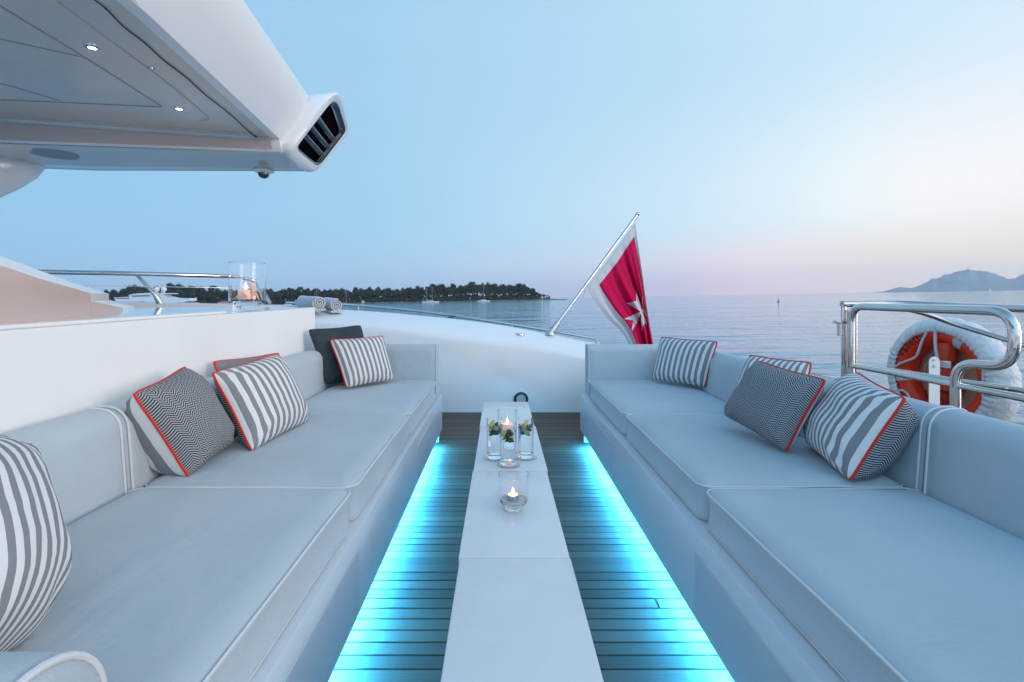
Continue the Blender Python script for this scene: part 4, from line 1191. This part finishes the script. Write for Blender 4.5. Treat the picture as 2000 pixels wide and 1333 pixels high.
pillow([(256, 768, 1.64), (361, 713, 2.02), (455, 872, 2.10), (368, 936, 1.74)], .085, M_herr, M_stripe, 'herringbone cushion with striped back and red edge on the left sofa', seed=5, pside='L', bulge_back=1.7)
pillow([(-330, 900, .80), (-40, 868, 1.12), (74, 1246, .925), (-290, 1500, .62)], .140, M_stripeV, M_herr, 'large grey and white striped cushion at the near end of the left sofa', seed=6, pside='L', wob=0)
pillow([(1290, 657, 3.75), (1404, 667, 3.30), (1378, 758, 3.36), (1270, 743, 3.74)], .060, M_stripe, M_herr, 'grey and white striped cushion in the far corner of the right sofa', seed=7, pside='R')
pillow([(1462, 692, 2.60), (1588, 707, 2.40), (1560, 850, 2.30), (1414, 800, 2.78)], .050, M_stripe, M_herr, 'striped cushion half hidden behind the herringbone one on the right sofa', seed=8, pside='R')
pillow([(1480, 703, 2.32), (1617, 741, 1.90), (1536, 887, 1.99), (1411, 812, 2.44)], .075, M_herr, M_stripe, 'black and white herringbone cushion on the middle of the right sofa', seed=9, pside='R')
pillow([(1673, 724, 2.00), (1773, 777, 1.60), (1660, 944, 1.69), (1576, 872, 2.10)], .090, M_stripeV, M_herr, 'striped cushion with herringbone back and red edge, nearest on the right sofa', seed=10, pside='R', bulge_back=1.3)

# ================================================================== RIGHT RAIL AND LIFEBUOY
RX = 1.75
def onX(px, py, X=RX): return at(px, py, F * X / (px - CX))
root = thing('boarding_rail', 'bent polished steel boarding rail behind the right sofa', 'rail', (RX, 2.1, .545))
P = [onX(1662, 860), onX(1662, 598.5), onX(1983, 609), onX(1981, 719), onX(1866, 708), onX(1866, 880)]
MB().tube(fillet(P, .085, 9), .0175, 16).build('main_loop', M_chrome, root)
MB().tube([onX(1661, 714), onX(1760, 732), onX(1866, 752.6), onX(2120, 802)], .0125, 12).build('lower_bar', M_chrome, root)
MB().tube([onX(1670, 714, 1.80), onX(1770, 728, 1.84), onX(1870, 744, 1.86), onX(2150, 786, 1.9)], .0105, 12).build('lower_bar', M_chrome, root)
Y0 = F * RX / (1662 - CX)
for dx, dy, r_ in ((.028, .045, .013), (.058, .05, .011)):
    q = V((RX + dx, Y0 + dy, 0)); MB().tube([V((q.x, q.y, .5)), V((q.x, q.y, E - .06))], r_, 12).build('post', M_chrome, root)
br = MB(); q = onX(1652, 632); br.box(q.x - .055, q.x + .0, q.y - .015, q.y + .015, q.z + .0, q.z + .014, .002); br.tube([q + V((-.028, 0, 0)), q + V((-.028, 0, -.065))], .014, 12)
br.build('clamp', M_steel, root)
root = thing('outer_rail', 'outer steel handrail running forward beyond the boarding rail', 'rail', (2.1, 2.4, .545))
P = [V((1.765, 2.50, E - .030)), V((2.05, 2.50, E - .026)), V((2.12, 2.3, E - .035)), V((2.12, 1.2, E - .060))]
MB().tube(fillet(P, .09, 8), .0165, 14).build('handrail', M_chrome, root)
P = [V((2.03, 2.50, E - .045)), at(1800, 611, 2.42), at(1868, 634, 2.36), at(1995, 673, 2.15), at(2200, 740, 1.9)]
MB().tube(spline(P, 5), .0125, 12).build('sloping_brace', M_chrome, root)
MB().tube([V((2.12, 1.35, E - .05)), V((2.12, 1.35, .54))], .015, 12).build('post', M_chrome, root)
MB().tube([V((1.775, 2.50, E - .032)), V((1.775, 2.50, .54))], .0125, 12).build('post', M_chrome, root)

# lifebuoy
LC = V((2.40, 2.60, E - (737 - CY) * 2.60 / F))
yaw = math.radians(6)
nb = V((-math.cos(yaw), -math.sin(yaw), 0)).normalized(); ub = V((0, 0, 1)); rb_ = ub.cross(nb).normalized()
if rb_.y > 0: rb_ = -rb_
def L3(a, rad, d): return LC + (rb_ * math.cos(a) + ub * math.sin(a)) * rad + nb * d
root = thing('lifebuoy', 'orange lifebuoy in a gathered white fabric cover hung outside the steel rail', 'lifebuoy', LC - V((0, 0, .33)))
Rm, rm = .235, .062
g = MB(); rs = []
for i in range(73):
    a = 2 * PI * i / 72; rs.append([L3(a, Rm + rm * math.cos(t), rm * math.sin(t)) for t in [2 * PI * k / 20 for k in range(20)]])
g.rings(rs, cap=False); ring = g.build('ring_float', M_orange, root)
g = MB(); rs = []; NA = 220
for i in range(NA + 1):
    a = 2 * PI * i / NA; row = []
    K = 16
    for k in range(K + 1):
        f = k / K; t = math.radians(92 - 245 * f)
        gather = math.exp(-((f) / .13) ** 2) + .6 * math.exp(-((1 - f) / .13) ** 2)
        ra = .086 + .0035 * noise.noise(V((math.cos(a) * 7, math.sin(a) * 7, f * 3))) * 1.4 + .0022 * noise.noise(V((math.cos(a) * 34, math.sin(a) * 34, f * 5))) + gather * .0045 * math.sin(a * 62 + 2 * math.sin(a * 5)) + .006 * noise.noise(V((math.cos(a) * 16, math.sin(a) * 16, f * 2 + 4)))
        ra -= .018 * math.exp(-(f / .08) ** 2)
        row.append(L3(a, Rm + ra * math.cos(t) * 1.02 + (.008 if k == 0 else 0), ra * math.sin(t)))
    rs.append(row)
g.rings(rs, closed=False, cap=False); cv = g.build('fabric_cover', M_cover, root)
md = cv.modifiers.new('thickness', 'SOLIDIFY'); md.thickness = .002
g = MB(); g.rings([[L3(2 * PI * k / 48, Rm * .98, -.05) for k in range(48)], [L3(2 * PI * k / 48, Rm * .98, -.056) for k in range(48)]]); g.build('cover_back', M_peach, root)
for a0 in (math.radians(188), math.radians(62), math.radians(-60), math.radians(250)):
    g = MB(); rs = []
    for i in range(7):
        a = a0 + math.radians(-6 + 12 * i / 6) ; rs.append([L3(a, Rm + (rm + .0015) * math.cos(t), (rm + .0015) * math.sin(t)) for t in [2 * PI * k / 20 for k in range(20)]])
    g.rings(rs, cap=False); g.build('reflective_band', M_tape, root)
# grab line
def grab(a0, a1, sag, mid=None):
    P = []
    for k in range(9):
        t = k / 8; a = math.radians(a0 + (a1 - a0) * t); P.append(L3(a, Rm + .028 - sag * math.sin(t * PI), rm * .95 + .008))
    MB().tube(spline(P, 3), .0065, 8).build('grab_line', M_rope, root)
grab(180, 97, .115); grab(-30, 30, .03)
MB().tube(spline([L3(math.radians(91), Rm + .03, .062), L3(math.radians(88), .17, .075), L3(math.radians(78), .08, .07), L3(math.radians(60), .03, .06), L3(math.radians(-60), .02, .05)], 5), .0075, 8).build('grab_line', M_rope, root)
MB().tube(spline([L3(math.radians(205), Rm + .03, .06), L3(math.radians(215), .20, .07), L3(math.radians(240), .23, .07)], 5), .0065, 8).build('grab_line', M_rope, root)
MB().tube(spline([L3(math.radians(-18 - 14 * k), .12 + .02 * math.sin(k * 2.1), .055 + .008 * math.cos(k * 3)) for k in range(9)], 5), .005, 8).build('retrieval_line', M_redrope, root)
# lettering on the float
tc = bpy.data.curves.new('lettering', 'FONT'); tc.body = 'Valletta'; tc.size = .064; tc.extrude = .0006; tc.resolution_u = 3; tc.space_character = 1.05
to = bpy.data.objects.new('lettering_source', tc); COL.objects.link(to)
dg = bpy.context.evaluated_depsgraph_get(); me = bpy.data.meshes.new_from_object(to.evaluated_get(dg)); bpy.data.objects.remove(to)
bmx = bmesh.new(); bmx.from_mesh(me); bmesh.ops.subdivide_edges(bmx, edges=[e for e in bmx.edges if e.calc_length() > .01], cuts=2, use_grid_fill=False)
W = max(v.co.x for v in bmx.verts)
for v in bmx.verts:
    # start at 164 deg, run clockwise
    a = math.radians(158) - (v.co.x) / (Rm + .0); th_ = math.radians(114) - v.co.y / rm * .92
    rr = rm + .0012 + v.co.z
    v.co = L3(a, Rm + rr * math.cos(th_), rr * math.sin(th_)) - parent_loc(root)
bmx.to_mesh(me); bmx.free(); me.materials.append(M_text)
o = bpy.data.objects.new('lettering', me); COL.objects.link(o); o.parent = ring; 
# safety light and bracket plate in the middle of the ring
LL = thing('buoy_light', 'orange lifebuoy light clamped upright inside the ring', 'safety light', L3(0, .0, .03) - V((0, 0, .16)))
cc = L3(math.radians(60), .03, .02)
MB().lathe([(0, -.26), (.028, -.26), (.030, -.10), (.055, -.10), (.075, -.085), (.075, -.04), (.048, -.03), (.048, .025), (0, .025)], cc, 8).build('lamp_body', M_redor, LL)
MB().lathe([(0, .066), (.046, .066), (.048, .06), (.048, .155), (.044, .160), (0, .160)], cc, 8).build('lamp_cap', M_redor, LL)
MB().lathe([(0, .025), (.049, .025), (.051, .03), (.051, .062), (.049, .067), (0, .067)], cc, 24).build('clamp_band', M_steel, LL)
pl = thing('lifebuoy_bracket', 'white round-topped bracket plate standing in front of the lifebuoy', 'bracket', (2.1, 2.2, .54))
pa = at(1825, 697, 2.29)
prof = []
for k in range(13):
    a = PI * k / 12; prof.append(V((pa.x + .026 * math.cos(a), pa.y, pa.z - .026 + .026 * math.sin(a))))
prof = [V((pa.x + .026, pa.y, .545))] + prof + [V((pa.x - .026, pa.y, .545))]
MB().prism(prof, (.006, .008, 0)).build('plate', M_gel, pl)
MB().lathe([(0, -.006), (.007, -.006), (.007, 0), (0, 0)], (pa.x, pa.y, pa.z - .045), 12, 'Y').build('bolt', M_steel, pl)
MB().lathe([(0, -.006), (.005, -.006), (.005, 0), (0, 0)], (pa.x - .004, pa.y, pa.z - .016), 12, 'Y').build('bolt', M_steel, pl)

# ================================================================== HAZE
hz = MB().box(-16000, 16000, -3000, 14500, -8.0, 640)
hm_ = bpy.data.materials.new('sea_air'); hm_.use_nodes = True; t = NT(hm_); t.n.remove(t.n['Principled BSDF'])
pv = t.new('ShaderNodeVolumePrincipled'); pv.inputs['Color'].default_value = (1.0, .94, .93, 1); pv.inputs['Density'].default_value = 5e-5; pv.inputs['Anisotropy'].default_value = .1
t.link(pv.outputs[0], t.n['Material Output'].inputs['Volume'])
h = hz.build('haze', hm_); tag(h, kind='stuff'); h.rotation_euler = (0, ROLL, 0); h.location = TILT @ V((0, 0, 0))

# ================================================================== WORLD
w = bpy.data.worlds.new('World'); S.world = w; w.use_nodes = True
t = NT(w); bg = t.n['Background']
tc = t.new('ShaderNodeTexCoord'); nr = t.new('ShaderNodeVectorRotate', rotation_type='Y_AXIS'); nr.inputs['Angle'].default_value = -ROLL
t.link(tc.outputs['Generated'], nr.inputs[0])
nm = t.new('ShaderNodeVectorMath', operation='NORMALIZE'); t.link(nr.outputs[0], nm.inputs[0])
sp = t.new('ShaderNodeSeparateXYZ'); t.link(nm.outputs[0], sp.inputs[0])
SAZ = math.radians(100)       # sunset glow azimuth, to the right of straight ahead
dt = t.math('ADD', t.math('MULTIPLY', sp.outputs[0], math.sin(SAZ)), t.math('MULTIPLY', sp.outputs[1], math.cos(SAZ)))
hl = t.math('SQRT', t.math('ADD', t.math('MULTIPLY', sp.outputs[0], sp.outputs[0]), t.math('MULTIPLY', sp.outputs[1], sp.outputs[1])))
az = t.math('DIVIDE', dt, t.math('MAXIMUM', hl, .02))
a01 = t.math('MULTIPLY_ADD', az, .5, .5)
HZ = 1.2
def lin(c): return tuple(((x / 255) / 12.92 if x / 255 <= .04045 else ((x / 255 + .055) / 1.055) ** 2.4) for x in c)
def ramp(stops, fac):
    r = t.new('ShaderNodeValToRGB'); cr = r.color_ramp; cr.interpolation = 'B_SPLINE'
    while len(cr.elements) < len(stops): cr.elements.new(.5)
    for e, (p, c, k) in zip(cr.elements, stops): e.position = p
    for e, (p, c, k) in zip(cr.elements, stops): e.color = (*[x * k for x in lin(c)], 1)
    t.link(fac, r.inputs[0]); return r.outputs[0]
# a01: left frame edge .26, centre .65, right edge .95
H0 = ramp([(0, (118, 166, 212), HZ), (.28, (136, 172, 213), HZ), (.41, (158, 178, 213), HZ), (.58, (190, 178, 208), HZ), (.69, (244, 200, 206), HZ * 1.15), (.80, (255, 206, 186), HZ * 1.15), (.86, (255, 208, 188), HZ * 1.1), (.92, (255, 225, 205), 1.9), (1, (255, 222, 190), 2.6)], a01)
H1 = ramp([(0, (132, 186, 228), 1.1), (.28, (158, 197, 230), 1.1), (.41, (182, 208, 234), 1.1), (.58, (218, 216, 230), 1.1), (.69, (252, 222, 220), 1.18), (.80, (255, 222, 202), 1.2), (.86, (255, 226, 208), 1.15), (.92, (255, 240, 230), 2.1), (1, (255, 238, 220), 3.0)], a01)
H2 = ramp([(0, (140, 195, 233), 1.03), (.28, (158, 208, 240), 1.03), (.41, (176, 219, 245), 1.03), (.58, (206, 233, 249), 1.03), (.69, (230, 243, 252), 1.03), (.80, (248, 251, 253), 1.22), (.86, (248, 251, 253), 1.22), (.92, (250, 250, 255), 2.1), (1, (255, 246, 235), 2.8)], a01)
H3_ = ramp([(0, (148, 198, 236), 1), (.28, (165, 210, 242), 1), (.41, (172, 215, 244), 1), (.58, (186, 224, 247), 1), (.69, (198, 230, 250), 1), (.80, (214, 237, 253), 1), (.86, (220, 238, 253), 1.05), (.92, (232, 243, 252), 1.5), (1, (248, 248, 250), 2.2)], a01)
H4 = ramp([(0, (100, 168, 226), .86), (1, (135, 190, 234), .92)], a01)
def step(lo, hi):
    m = t.new('ShaderNodeMapRange', interpolation_type='SMOOTHSTEP'); m.inputs[1].default_value = lo; m.inputs[2].default_value = hi; t.link(sp.outputs[2], m.inputs[0]); return m.outputs[0]
c = t.mix(step(.01, .065), H0, H1); c = t.mix(step(.045, .14), c, H2); c = t.mix(step(.14, .42), c, H3_); c = t.mix(step(.48, .95), c, H4)
bk = t.new('ShaderNodeMapRange', interpolation_type='SMOOTHSTEP'); bk.inputs[1].default_value = .05; bk.inputs[2].default_value = -.6; bk.inputs[3].default_value = 0; bk.inputs[4].default_value = 1  # extra sky brightness added behind the camera to light the bulwark
t.link(sp.outputs[1], bk.inputs[0])
sc = t.new('ShaderNodeVectorMath', operation='MULTIPLY_ADD'); t.link(c, sc.inputs[0]); 
cb = t.new('ShaderNodeCombineXYZ')
for i_, k_ in enumerate((.62, .72, .80)): t.link(t.math('MULTIPLY', bk.outputs[0], k_), cb.inputs[i_])
t.link(cb.outputs[0], sc.inputs[1]); t.link(c, sc.inputs[2]); c = sc.outputs[0]
# faint long cloud streaks
mp = t.new('ShaderNodeMapping'); mp.inputs['Scale'].default_value = (2, 2, 14); t.link(nm.outputs[0], mp.inputs[0])
nz = t.new('ShaderNodeTexNoise'); nz.inputs['Scale'].default_value = 1.6; nz.inputs['Detail'].default_value = 3; t.link(mp.outputs[0], nz.inputs[0])
mr = t.new('ShaderNodeMapRange'); mr.inputs[1].default_value = .3; mr.inputs[2].default_value = .7; mr.inputs[3].default_value = .993; mr.inputs[4].default_value = 1.007; t.link(nz.outputs[0], mr.inputs[0])
vm = t.new('ShaderNodeVectorMath', operation='SCALE'); t.link(c, vm.inputs[0]); t.link(mr.outputs[0], vm.inputs['Scale'])
t.link(vm.outputs[0], bg.inputs[0]); bg.inputs[1].default_value = 1.0

sl = bpy.data.lights.new('sunset_sun', 'SUN'); sl.energy = 1.35; sl.angle = math.radians(25); sl.color = (1, .83, .74)
so = bpy.data.objects.new('sunset_sun', sl); COL.objects.link(so)
el = math.radians(9); LAZ = math.radians(112); d = V((math.sin(LAZ) * math.cos(el), math.cos(LAZ) * math.cos(el), math.sin(el)))
so.rotation_euler = d.to_track_quat('Z', 'Y').to_euler(); so.location = (20, 5, 10)

# ================================================================== CAMERA
cd = bpy.data.cameras.new('camera'); co = bpy.data.objects.new('camera', cd); COL.objects.link(co)
co.location = (0, 0, E); co.rotation_euler = (PI / 2, 0, 0)
cd.sensor_width = 36; cd.lens = F / 2000 * 36; cd.shift_x = (1000 - CX) / 2000; cd.shift_y = -(666.5 - CY) / 2000
cd.clip_start = .03; cd.clip_end = 60000
S.camera = co
S.render.engine = 'CYCLES'
S.cycles.use_denoising = True
S.cycles.max_bounces = 20; S.cycles.transparent_max_bounces = 12; S.cycles.transmission_bounces = 20; S.cycles.diffuse_bounces = 4; S.cycles.glossy_bounces = 5; S.cycles.volume_bounces = 5
S.cycles.sample_clamp_indirect = 6
S.view_settings.view_transform = 'Standard'; S.view_settings.look = 'None'; S.view_settings.gamma = 1; S.view_settings.exposure = 0
